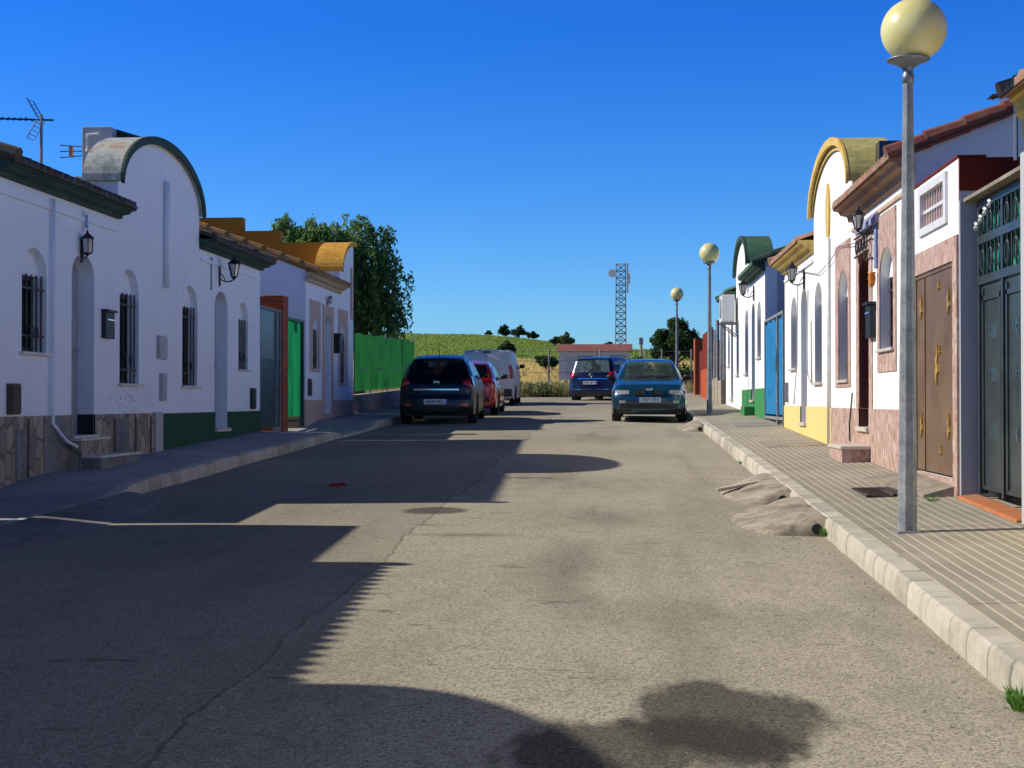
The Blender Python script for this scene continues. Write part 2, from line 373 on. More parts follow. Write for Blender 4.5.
def M_paving():
    """grooved hydraulic tiles: pale ribs running along the street, cross joints"""
    m, nt, b = newmat('ribbed_paving')
    g = nt.nodes.new('ShaderNodeNewGeometry'); P = g.outputs['Position']
    sp = nt.nodes.new('ShaderNodeSeparateXYZ'); nt.links.new(P, sp.inputs[0])
    x, y = sp.outputs[0], sp.outputs[1]
    wob = mth(nt, 'MULTIPLY', noise(nt, P, .8, 2), .02)
    fx = mth(nt, 'FRACT', mth(nt, 'DIVIDE', mth(nt, 'ADD', x, wob), .082))
    rib = mth(nt, 'LESS_THAN', mth(nt, 'ABSOLUTE', mth(nt, 'SUBTRACT', fx, .5)), .10)
    brk = mth(nt, 'GREATER_THAN', noise(nt, coords(nt, (1, .5, 1)), 5, 3), .33)
    n = noise(nt, P, 2.2, 5)
    c = ramp(nt, n, [(.3, (.27, .25, .195)), (.7, (.36, .335, .265))])
    c = mix(nt, mth(nt, 'MULTIPLY', mth(nt, 'MULTIPLY', rib, brk), .85), c, (.60, .54, .41))
    fy = mth(nt, 'FRACT', mth(nt, 'DIVIDE', mth(nt, 'ADD', y, 0.05), .4))
    cj = mth(nt, 'LESS_THAN', fy, .014)
    c = mix(nt, mth(nt, 'MULTIPLY', cj, .28), c, (.13, .115, .09))
    fy2 = mth(nt, 'FRACT', mth(nt, 'DIVIDE', mth(nt, 'ADD', y, 2.05), 3.1))
    c = mix(nt, mth(nt, 'MULTIPLY', mth(nt, 'LESS_THAN', fy2, .006), .7), c, (.09, .08, .07))
    c = mix(nt, mth(nt, 'MULTIPLY', mth(nt, 'SUBTRACT', noise(nt, P, .7, 4), .52, clamp=True), 1.6, clamp=True), c, (.17, .16, .13))
    c = mix(nt, mth(nt, 'MULTIPLY', noise(nt, P, 60, 2), .3), c, (.14, .12, .1))
    nt.links.new(c, b.inputs['Base Color']); b.inputs['Roughness'].default_value = .9
    b.inputs['Specular IOR Level'].default_value = .2
    bump(nt, b, mth(nt, 'ADD', mth(nt, 'MULTIPLY', rib, -1.0), mth(nt, 'MULTIPLY', noise(nt, P, 30), .4)), .5, .004)
    return m
MT['paving'] = M_paving()

def M_pavingleft():
    m, nt, b = newmat('worn_paving')
    g = nt.nodes.new('ShaderNodeNewGeometry'); P = g.outputs['Position']
    n = noise(nt, P, 1.5, 6)
    c = ramp(nt, n, [(.3, (.26, .255, .24)), (.7, (.40, .39, .37))])
    nt.links.new(c, b.inputs['Base Color']); b.inputs['Roughness'].default_value = .9
    bump(nt, b, noise(nt, P, 30), .5, .005)
    return m
MT['paving_left'] = M_pavingleft()

def M_kerb():
    m, nt, b = newmat('kerb_stone')
    g = nt.nodes.new('ShaderNodeNewGeometry'); P = g.outputs['Position']
    sp = nt.nodes.new('ShaderNodeSeparateXYZ'); nt.links.new(P, sp.inputs[0])
    f = noise(nt, P, 5, 6, .7)
    r = g.outputs['Random Per Island']
    c = ramp(nt, mth(nt, 'ADD', mth(nt, 'MULTIPLY', f, .7), mth(nt, 'MULTIPLY', r, .3)), [(.25, (.27, .25, .20)), (.5, (.46, .43, .35)), (.75, (.58, .55, .46))])
    c = mix(nt, mth(nt, 'MULTIPLY', mth(nt, 'SUBTRACT', noise(nt, coords(nt, (1, 3, 1)), 3.3, 5, .7), .55, clamp=True), 3.0, clamp=True), c, (.20, .185, .16))
    nt.links.new(c, b.inputs['Base Color']); b.inputs['Roughness'].default_value = .85
    bump(nt, b, noise(nt, P, 45), .5, .004)
    return m
MT['kerb'] = M_kerb()

def M_ground():
    m, nt, b = newmat('field_ground')
    g = nt.nodes.new('ShaderNodeNewGeometry'); P = g.outputs['Position']
    sp = nt.nodes.new('ShaderNodeSeparateXYZ'); nt.links.new(P, sp.inputs[0])
    y = mth(nt, 'ADD', sp.outputs[1], mth(nt, 'MULTIPLY', mth(nt, 'SUBTRACT', noise(nt, P, .05, 3), .5), 14.0))
    near = ramp(nt, noise(nt, P, 1.4, 5), [(.3, (.16, .13, .09)), (.7, (.25, .21, .15))])
    wheat = ramp(nt, noise(nt, coords(nt, (1, .35, 1)), .8, 6), [(.3, (.38, .27, .07)), (.7, (.56, .41, .13))])
    gr = ramp(nt, noise(nt, P, .9, 7, .75), [(.35, (.07, .12, .015)), (.5, (.15, .22, .035)), (.68, (.28, .31, .075))])
    gr = mix(nt, mth(nt, 'MULTIPLY', mth(nt, 'GREATER_THAN', noise(nt, coords(nt, (1, .3, 1)), .22, 4), .56), .5), gr, (.13, .17, .03))
    a = mth(nt, 'MULTIPLY', mth(nt, 'SUBTRACT', y, 66.0), .3, clamp=True)
    k = mth(nt, 'MULTIPLY', mth(nt, 'SUBTRACT', y, 203.0), .3, clamp=True)
    c = mix(nt, a, near, wheat); c = mix(nt, k, c, gr)
    nt.links.new(c, b.inputs['Base Color']); b.inputs['Roughness'].default_value = .95
    b.inputs['Specular IOR Level'].default_value = .1
    bump(nt, b, noise(nt, P, 2.0, 6), .8, .25)
    return m
MT['ground'] = M_ground()
MT['wheat'] = M_leaf('golden_wheat', [(.34, .25, .07), (.54, .41, .13), (.66, .52, .2)], .3)
MT['hills'] = M_weathered('distant_hills', (.12, .11, .10), (.17, .15, .13), (.13, .14, .10), .01)

# ------------------------------------------------------------------ mesh helpers
class MB:
    def __init__(s): s.v = []; s.f = []
    def quad(s, *p):
        i = len(s.v); s.v += [tuple(q) for q in p]; s.f.append(tuple(range(i, i + len(p)))); return s
    def box(s, x0, x1, y0, y1, z0, z1):
        x0, x1 = min(x0, x1), max(x0, x1); y0, y1 = min(y0, y1), max(y0, y1); z0, z1 = min(z0, z1), max(z0, z1)
        i = len(s.v)
        s.v += [(x0, y0, z0), (x1, y0, z0), (x1, y1, z0), (x0, y1, z0), (x0, y0, z1), (x1, y0, z1), (x1, y1, z1), (x0, y1, z1)]
        s.f += [(i, i+3, i+2, i+1), (i+4, i+5, i+6, i+7), (i, i+1, i+5, i+4), (i+1, i+2, i+6, i+5), (i+2, i+3, i+7, i+6), (i+3, i, i+4, i+7)]
        return s
    def tube(s, pts, r, n=8, caps=True):
        pts = [Vector(p) for p in pts]
        rr = r if isinstance(r, (list, tuple)) else [r] * len(pts)
        rings = []
        for k, p in enumerate(pts):
            d = (pts[min(k+1, len(pts)-1)] - pts[max(k-1, 0)])
            if d.length < 1e-6: d = Vector((0, 0, 1))
            d.normalize()
            a = Vector((0, 0, 1)) if abs(d.z) < .9 else Vector((1, 0, 0))
            u = d.cross(a).normalized(); w = d.cross(u)
            i = len(s.v)
            for j in range(n):
                t = 2 * PI * j / n
                s.v.append(tuple(p + (u * math.cos(t) + w * math.sin(t)) * rr[k]))
            rings.append(i)
        for a, b in zip(rings, rings[1:]):
            for j in range(n): s.f.append((a+j, a+(j+1) % n, b+(j+1) % n, b+j))
        if caps:
            s.f.append(tuple(rings[0]+j for j in range(n))[::-1]); s.f.append(tuple(rings[-1]+j for j in range(n)))
        return s
    def lathe(s, cx, cy, prof, n=16, rot=0):
        rings = []
        for r, z in prof:
            i = len(s.v)
            for j in range(n):
                t = 2 * PI * j / n + rot
                s.v.append((cx + r * math.cos(t), cy + r * math.sin(t), z))
            rings.append(i)
        for a, b in zip(rings, rings[1:]):
            for j in range(n): s.f.append((a+j, a+(j+1) % n, b+(j+1) % n, b+j))
        s.f.append(tuple(rings[0]+j for j in range(n))[::-1]); s.f.append(tuple(rings[-1]+j for j in range(n)))
        return s
    def prism(s, poly, fn0, fn1):
        """poly: 2-D points; fn0/fn1 map a point to its 3-D near/far copy"""
        n = len(poly); i = len(s.v)
        s.v += [tuple(fn0(p)) for p in poly] + [tuple(fn1(p)) for p in poly]
        s.f.append(tuple(i+k for k in range(n))[::-1]); s.f.append(tuple(i+n+k for k in range(n)))
        for k in range(n): s.f.append((i+k, i+(k+1) % n, i+n+(k+1) % n, i+n+k))
        return s
    def build(s, name, mat, parent=None, smooth=False, bevel=0, label=None):
        me = bpy.data.meshes.new(name); me.from_pydata(s.v, [], s.f); me.update()
        bm = bmesh.new(); bm.from_mesh(me); bmesh.ops.recalc_face_normals(bm, faces=bm.faces)
        if smooth: bmesh.ops.remove_doubles(bm, verts=bm.verts, dist=.0002)
        bm.to_mesh(me); bm.free()
        me.materials.append(MT[mat] if isinstance(mat, str) else mat)
        if smooth: me.polygons.foreach_set('use_smooth', [True] * len(me.polygons)); me.update()
        o = bpy.data.objects.new(name, me); COL.objects.link(o)
        if parent: o.parent = parent; o.matrix_parent_inverse = Matrix.Translation(-parent.location) if parent.type == 'EMPTY' and parent.get('_w') else Matrix()
        if bevel:
            bv = o.modifiers.new('bevel', 'BEVEL'); bv.width = bevel; bv.segments = 2; bv.limit_method = 'ANGLE'
        if label: o['label'] = label
        return o

def tag(o, label, cat, group=None, kind=None):
    o['label'] = label
    if cat: o['category'] = cat
    if group: o['group'] = group
    if kind: o['kind'] = kind
    return o
def thing(name, label, cat, loc=(0, 0, 0), rz=0, group=None, world=True):
    """an Empty at the thing's base. world=True: its parts are written in world coordinates"""
    o = bpy.data.objects.new(name, None); COL.objects.link(o)
    o.location = loc; o.rotation_euler = (0, 0, rz)
    if world: o['_w'] = 1
    return tag(o, label, cat, group)
def structure(o): o['kind'] = 'structure'; return o
def copy_tree(o, parent=None):
    c = o.copy(); COL.objects.link(c)
    if parent: c.parent = parent; c.matrix_parent_inverse = o.matrix_parent_inverse.copy()
    for ch in [x for x in bpy.data.objects if x.parent == o]: copy_tree(ch, c)
    return c
def text_mesh(txt, size, name, mat, parent, mtx, extr=.001):
    cu = bpy.data.curves.new(name, 'FONT'); cu.body = txt; cu.size = size; cu.align_x = 'CENTER'; cu.align_y = 'CENTER'; cu.extrude = extr
    t = bpy.data.objects.new(name, cu); COL.objects.link(t)
    dg = bpy.context.evaluated_depsgraph_get()
    me = bpy.data.meshes.new_from_object(t.evaluated_get(dg))
    bpy.data.objects.remove(t); bpy.data.curves.remove(cu)
    me.transform(mtx); me.materials.clear(); me.materials.append(MT[mat])
    o = bpy.data.objects.new(name, me); COL.objects.link(o)
    if parent: o.parent = parent
    return o

# ------------------------------------------------------------------ the ground, road and pavements
GP = [(-40, -1.45), (0, 0)] + [(y, .0325*y - .00009*y*y) for y in range(5, 60, 5)] + [(58, 1.58), (75, 1.95), (115, 3.2), (160, 5.1), (200, 7.2), (260, 12.0), (330, 17.6), (345, 17.9), (400, 16), (700, 10), (2500, 0)]
def gz(y):
    for (a, za), (b, zb) in zip(GP, GP[1:]):
        if y <= b: return za + (zb - za) * (y - a) / (b - a)
    return 0
def sstep(t): t = max(0, min(1, t)); return t*t*(3-2*t)
def terr(x, y):
    z = gz(y)
    if y > 200:   # the ridge falls away to the right
        k = sstep((y - 200) / 130)
        z -= k * 4.2 * sstep((x + 38) / 45) + k * 3.0 * sstep((x - 20) / 120) - k * .5 * math.sin(x * .06)
    if y > 62: z += .15 * math.sin(x * .11 + y * .05) * sstep((y - 62) / 20)
    return z
def sheet(name, xs, ys, zf, mat):
    m = MB(); nx = len(xs)
    m.v = [(x, y, zf(x, y)) for y in ys for x in xs]
    m.f = [(j*nx+i, j*nx+i+1, (j+1)*nx+i+1, (j+1)*nx+i) for j in range(len(ys)-1) for i in range(nx-1)]
    return m.build(name, mat, smooth=True)
ys = [-40, -20] + [i * 2.5 for i in range(0, 30)] + [80 + i * 5 for i in range(0, 60)] + [400, 500, 700, 1000, 1600, 2500]
xs = [-2500, -1500, -800, -500, -350, -250] + [-200 + i * 6 for i in range(0, 67)] + [250, 350, 500, 800, 1500, 2500]
structure(sheet('ground', xs, ys, lambda x, y: terr(x, y) - .03, 'ground'))
ys = [-12 + i * .5 for i in range(0, 137)]
def roadz(x, y): return gz(y) + .025 * (1 - ((x + 1.65) / 3.3) ** 2) - .012 + .004 * math.sin(x * 2.1 + y * 1.3)
structure(sheet('road', [-5.05 + i * .25 for i in range(0, 28)], ys, roadz, 'road'))
structure(sheet('side_road', [-30 + i for i in range(0, 52)], [56.2 + .5 * i for i in range(0, 4)], lambda x, y: gz(y) - .02, 'road'))

KR, KL = 1.60, -4.96      # kerb lines
def pav_l(y):             # left pavement height above the road: lowered for the vehicle entrances
    h = .13
    for a, b in ((8.9, 13.2), (25.2, 27.4)):
        k = sstep((y - (a - 1.2)) / 1.2) * (1 - sstep((y - b) / 1.2)); h = h * (1 - k) + .03 * k
    return h
pl = [-12 + i * .3 for i in range(0, 194)]
m = MB(); nx = 5
xsl = [-6.5, -6.25, -5.8, -5.4, KL - .12]
m.v = [(x, y, gz(y) + pav_l(y) + (.02 if x < -6 else 0)) for y in pl for x in xsl]
m.f = [(j*nx+i, j*nx+i+1, (j+1)*nx+i+1, (j+1)*nx+i) for j in range(len(pl)-1) for i in range(nx-1)]
structure(m.build('pavement_left', 'paving_left', smooth=True))
m = MB(); pr = [-12 + i * .5 for i in range(0, 137)]
xsr = [KR + .145, 2.0, 2.5, 3.0, 3.6]
def pavr(x, y): return gz(y) + .135 + (x - KR) * .04
m.v = [(x, y, pavr(x, y)) for y in pr for x in xsr]
m.f = [(j*nx+i, j*nx+i+1, (j+1)*nx+i+1, (j+1)*nx+i) for j in range(len(pr)-1) for i in range(nx-1)]
structure(m.build('pavement_right', 'paving', smooth=True))
# kerbs: separate stones inside one structure mesh
def kerb_stone(m, x, sgn, y0, y1, hf, w=.15):
    """sgn +1: pavement lies towards +x"""
    jx = random.uniform(-.004, .004); jz = random.uniform(-.004, .004)
    i = len(m.v); n = 6
    for y in (y0 + .006, y0 + .012, y1 - .012, y1 - .006):
        k = .006 if y in (y0 + .006, y1 - .006) else 0
        h = hf(y)
        for px, pz in [(0, -.12), (0, h * .45), (.010, h * .86), (.028, h + jz), (w, h + .004 + jz), (w, -.12)]: m.v.append((x + sgn * (px + jx + (k if px < w else 0)), y, gz(y) + pz - k))
    for a in range(3):
        for q in range(n): m.f.append((i+a*n+q, i+a*n+(q+1) % n, i+(a+1)*n+(q+1) % n, i+(a+1)*n+q))
    m.f.append(tuple(i+q for q in range(n))[::-1]); m.f.append(tuple(i+3*n+q for q in range(n)))
m = MB(); y = -8
while y < 52:
    L = .35 * random.uniform(.95, 1.05); kerb_stone(m, KR, 1, y, y + L, lambda y: .14); y += L
o = structure(m.build('kerb_right', 'kerb'))
m = MB(); y = -8
while y < 44:
    L = .35 * random.uniform(.95, 1.05); kerb_stone(m, KL, -1, y, y + L, pav_l); y += L
structure(m.build('kerb_left', 'kerb'))
# mortar bed behind the stones
m = MB()
for j in range(0, 120):
    y = -8 + j * .5
    m.quad((KR + .04, y, gz(y) + .08), (KR + .15, y, gz(y) + .10), (KR + .15, y + .5, gz(y + .5) + .10), (KR + .04, y + .5, gz(y + .5) + .08))
structure(m.build('kerb_mortar', 'joint_stone'))

# ------------------------------------------------------------------ houses
class Side:
    """local frame of a row of houses: o = distance out of the facade towards the street"""
    def __init__(s, xf, sgn): s.xf = xf; s.sg = sgn
    def p(s, o, y, z): return (s.xf + s.sg * o, y, z)
LS = Side(-6.25, 1); RS = Side(2.9, -1)

def arch_z(y, y0, y1, z1, rise):
    t = (y - (y0 + y1) / 2) / ((y1 - y0) / 2); t = max(-1, min(1, t))
    return z1 - rise + rise * math.sqrt(max(0, 1 - t * t))
def holed_wall(m, sd, y0, y1, zb, zt, holes, o0, o1, extra=()):
    """solid wall panel from o1 (back) to o0 (front) with arched openings. zb, zt: functions of y. holes: (y0,y1,z0,z1,rise)"""
    cuts = {y0, y1}; cuts.update(e for e in extra if y0 < e < y1)
    for (a, b, c, d, r) in holes:
        if r > 0:
            for k in range(13): cuts.add((a + b) / 2 - (b - a) / 2 * math.cos(PI * k / 12))
        else: cuts.update((a, b))
    ys = sorted(c for c in cuts if y0 - 1e-6 <= c <= y1 + 1e-6)
    ys = [ys[0]] + [b for a, b in zip(ys, ys[1:]) if b - a > 1e-5]
    P = sd.p
    for a, b in zip(ys, ys[1:]):
        mid = (a + b) / 2
        hs = sorted([h for h in holes if h[0] < mid < h[1]], key=lambda h: h[2])
        lo = (zb(a), zb(b))
        segs = []
        for h in hs:
            segs.append((lo, (h[2], h[2])))
            lo = (arch_z(a, *h[:2], h[3], h[4]) if h[4] > 0 else h[3], arch_z(b, *h[:2], h[3], h[4]) if h[4] > 0 else h[3])
        segs.append((lo, (zt(a), zt(b))))
        for (l0, l1), (u0, u1) in segs:
            m.quad(P(o0, a, l0), P(o0, b, l1), P(o0, b, u1), P(o0, a, u0))
            m.quad(P(o1, a, l0), P(o1, b, l1), P(o1, b, u1), P(o1, a, u0))
            m.quad(P(o0, a, u0), P(o0, b, u1), P(o1, b, u1), P(o1, a, u0))
            m.quad(P(o0, a, l0), P(o0, b, l1), P(o1, b, l1), P(o1, a, l0))
    for y in (y0, y1): m.quad(P(o0, y, zb(y)), P(o1, y, zb(y)), P(o1, y, zt(y)), P(o0, y, zt(y)))
    for (a, b, c, d, r) in holes:
        for y in (a, b): m.quad(P(o0, y, c), P(o1, y, c), P(o1, y, d - r), P(o0, y, d - r))
    return m

def tile_roof(sd, y0, y1, ze, o_eave, depth, pitch, mat, parent, name='roof'):
    """barrel tiles running down the slope, in overlapping courses"""
    m = MB(); per = .16; n = 8
    ny = int((y1 - y0) / per) * n
    ncol = ny + 1
    dy = (y1 - y0) / ny
    course = .36
    nc = int(depth / course)
    for c in range(nc):
        a0, a1 = c * course, (c + 1) * course + .05
        lift0, lift1 = .035, 0
        i = len(m.v)
        for (s_, lf) in ((a0, lift0), (a1, lift1)):
            for j in range(ncol):
                h = (.5 - .5 * math.cos(2 * PI * j / n)) * .06 + random.uniform(-.003, .003)
                m.v.append(sd.p(o_eave - s_ + random.uniform(-.006, .006), y0 + j * dy, ze + s_ * pitch + h + lf * .6))
        for j in range(ncol - 1): m.f.append((i+j, i+j+1, i+ncol+j+1, i+ncol+j))
        if c == 0:
            k = len(m.v)
            for j in range(ncol): m.v.append(sd.p(o_eave + .0, y0 + j * dy, ze + .0))
            for j in range(ncol - 1): m.f.append((k+j, k+j+1, i+j+1, i+j))
    # far slope and closing underside
    zr = ze + depth * pitch
    m.quad(sd.p(o_eave - depth, y0, zr), sd.p(o_eave - depth, y1, zr), sd.p(o_eave - 2 * depth, y1, ze), sd.p(o_eave - 2 * depth, y0, ze))
    m.quad(sd.p(o_eave, y0, ze - .01), sd.p(o_eave, y1, ze - .01), sd.p(o_eave - depth, y1, zr - .05), sd.p(o_eave - depth, y0, zr - .05))
    return m.build(name, mat, parent, smooth=True)

def half_house(sd, name, label, yo, yp, dz, gb, C, ops, plz, hw=1.69, o_e=.26, cproj=1.0, vr=.085, arch_depth=.55, verge=True, depth=4.8, pitch=.38, zplinth=True, cornice_h=.09, arch_end=None):
    """one dwelling: outer end yo, party line yp (the shared round gable stands on the party line).
    C: dict of materials. ops: list of openings. gb: ground level."""
    t = thing(name, label, 'house', sd.p(0, (yo + yp) / 2, gb))
    P = sd.p; d = 1 if yp > yo else -1; arch_depth = C.get('ad', arch_depth); cornice_h = C.get('ch', cornice_h)
    ya, yb = min(yo, yp), max(yo, yp)
    ze, zs, zp = 3.76 + dz, 4.17 + dz, 4.90 + dz
    yg = yp - d * hw                                      # foot of the gable
    def zt(y):
        if (y - yg) * d >= -1e-6:
            u = min(1, abs(y - yp) / hw); return zs + (zp - zs) * math.sqrt(max(0, 1 - u * u))
        return ze
    holes = [(o['y'][0], o['y'][1], o['z'][0], o['z'][1], o.get('rise', .3)) for o in ops]
    garc = [yp - d * hw * math.sin(PI / 2 * k / 14) for k in range(15)]
    m = MB()
    holed_wall(m, sd, *sorted((yo, yg)), lambda y: gb - .4, lambda y: ze, holes_in(holes, yo, yg), 0, -.24)
    holed_wall(m, sd, *sorted((yg, yp)), lambda y: gb - .4, zt, holes_in(holes, yg, yp), 0, -.24, garc)
    # gable box behind the facade
    yg2 = yg + d * .02
    m.box(*sorted((P(-.24, 0, 0)[0], P(-arch_depth + .04, 0, 0)[0])), *sorted((yg, yg + d * .18)), ze - .3, zs - .02)
    m.build('wall', C['wall'], t)
    # side, back and roof
    zr = ze + .03
    s = MB()
    def sidepoly(y):
        return [P(-.241, y, gb - .4), P(-.241, y, ze + .001), P(.0, y, ze + .001), P(.0, y, zr + (o_e - .0) * pitch - .01), P(o_e - depth, y, zr + depth * pitch - .012), P(o_e - 2 * depth + .3, y, ze), P(o_e - 2 * depth + .3, y, gb - .4)]
    q = sidepoly(yo); q2 = sidepoly(yo + d * .22)
    s.quad(*q); s.quad(*q2)
    for a_ in range(6): s.quad(q[a_], q2[a_], q2[a_+1], q[a_+1])
    s.quad(P(o_e - 2 * depth + .3, ya, gb - .4), P(o_e - 2 * depth + .3, yb, gb - .4), P(o_e - 2 * depth + .3, yb, ze), P(o_e - 2 * depth + .3, ya, ze))
    s.build('side_wall', C.get('side', C['wall']), t)
    r0, r1 = sorted((yo - d * .10, yg - d * .02))
    tile_roof(sd, r0, r1, zr, o_e, depth, pitch, C['tile'], t)
    # roof behind the gable
    rr = tile_roof(sd, *sorted((yg - d * .02, yp)), zr + arch_depth * pitch + .2 * pitch, -arch_depth + .05, depth - arch_depth - .3, pitch, C['tile'], t, 'rear_roof')
    if verge:
        v = MB(); k = 0.0
        while k < depth:
            a = o_e + .01 - k; b = a - .42
            v.tube([P(a, yo - d * .03, zr + k * pitch + .055), P(b, yo - d * .03, zr + (k + .42) * pitch + .035)], [vr, vr * .88], 8)
            k += .38
        v.build('verge_tiles', C.get('verge', C['tile']), t, smooth=False)
    # cornice under the eaves
    c = MB()
    prof = [(.001, ze - cornice_h), (.05, ze - cornice_h), (.07, ze - cornice_h * .5), (.15, ze - cornice_h * .35), (.18, ze + .0), (.24, ze + .01), (.24, ze + .055), (.001, ze + .055)]
    y0c, y1c = sorted((yo - d * .05, yg))
    prof = [(p[0] * cproj, p[1]) for p in prof]
    c.prism(prof, lambda p: P(p[0], y0c, p[1]), lambda p: P(p[0], y1c, p[1]))
    c.build('cornice', C['trim'], t)
    # round gable roof (this dwelling's half of the barrel)
    a = MB(); n = 14; th = .085; ring = []
    for k in range(n + 1):
        an = PI / 2 * k / n
        yy = yp - d * (hw + .07) * math.cos(an); zz = zs - .02 + (zp - zs + .07) * math.sin(an)
        yi = yp - d * (hw + .001) * math.cos(an) ; zi = zs - .02 + (zp - zs + .005) * math.sin(an)
        ring.append((yy, zz, yi, zi))
    of, ob = .09, -arch_depth
    for (A, B) in zip(ring, ring[1:]):
        a.quad(P(of - .03, A[0], A[1]), P(of - .03, B[0], B[1]), P(ob, B[0], B[1]), P(ob, A[0], A[1]))
        a.quad(P(of - .03, A[2], A[3]), P(of - .03, B[2], B[3]), P(ob, B[2], B[3]), P(ob, A[2], A[3]))
        a.quad(P(ob, A[0], A[1]), P(ob, B[0], B[1]), P(ob, B[2], B[3]), P(ob, A[2], A[3]))
    A = ring[0]; a.quad(P(of - .03, A[0], A[1]), P(of - .03, A[2], A[3]), P(ob, A[2], A[3]), P(ob, A[0], A[1]))
    if arch_end: B = ring[-1]; a.quad(P(of - .03, B[0], B[1]), P(of - .03, B[2], B[3]), P(ob, B[2], B[3]), P(ob, B[0], B[1]))
    a.build('gable_roof', C['arch'], t, smooth=False)
    e = MB()
    for (A, B) in zip(ring, ring[1:]):
        pts = []
        for (yy, zz, yi, zi) in (A, B):
            pts.append([P(of, yy, zz + .012), P(of, yi, zi - .03), P(of - .035, yi, zi - .03), P(of - .035, yy, zz + .012)])
        for q in range(4): e.quad(pts[0][q], pts[1][q], pts[1][(q+1) % 4], pts[0][(q+1) % 4])
        for q in (0,):
            e.quad(P(.03, A[2], A[3]), P(.03, B[2], B[3]), P(.03, B[2], B[3] - .10), P(.03, A[2], A[3] - .10)) if C.get('inner_band') else None
    e.quad(P(of, ring[0][0], ring[0][1]), P(of, ring[0][2], ring[0][3] - .03), P(of - .035, ring[0][2], ring[0][3] - .03), P(of - .035, ring[0][0], ring[0][1]))
    e.build('gable_trim', C['archtrim'], t)
    # back of the gable
    g = MB()
    pts = [P(-arch_depth + .03, A[2], A[3] - .01) for A in ring] + [P(-arch_depth + .03, yp, ze - .3), P(-arch_depth + .03, ring[0][2], ze - .3)]
    g.quad(*pts); g.build('gable_back', C['wall'], t)
    # plinth
    if C.get('plinth'):
        pm = MB(); segs = []
        doors = [h for h in holes if h[2] < plz]
        holed_wall(pm, sd, min(yo, yp - d * .0), max(yo, yp), lambda y: gb - .4, lambda y: plz, [(h[0], h[1], h[2], plz + .5, 0) for h in doors], .018, .0)
        pm2 = MB()
        for f in pm.f: pm2.quad(*[pm.v[i] for i in f]) if all(pm.v[i][2] <= plz + .01 for i in f) else None
        pm2.box(*sorted((P(-.245 - 1.2, 0, 0)[0], P(.018, 0, 0)[0])), *sorted((yo, yo - d * .018)), gb - .4, plz)
        pm2.build('plinth', C['plinth'], t)
    # openings
    for o in ops: opening(sd, t, o, C)
    return t
def holes_in(h, a, b):
    a, b = min(a, b), max(a, b); return [x for x in h if a < (x[0] + x[1]) / 2 < b]

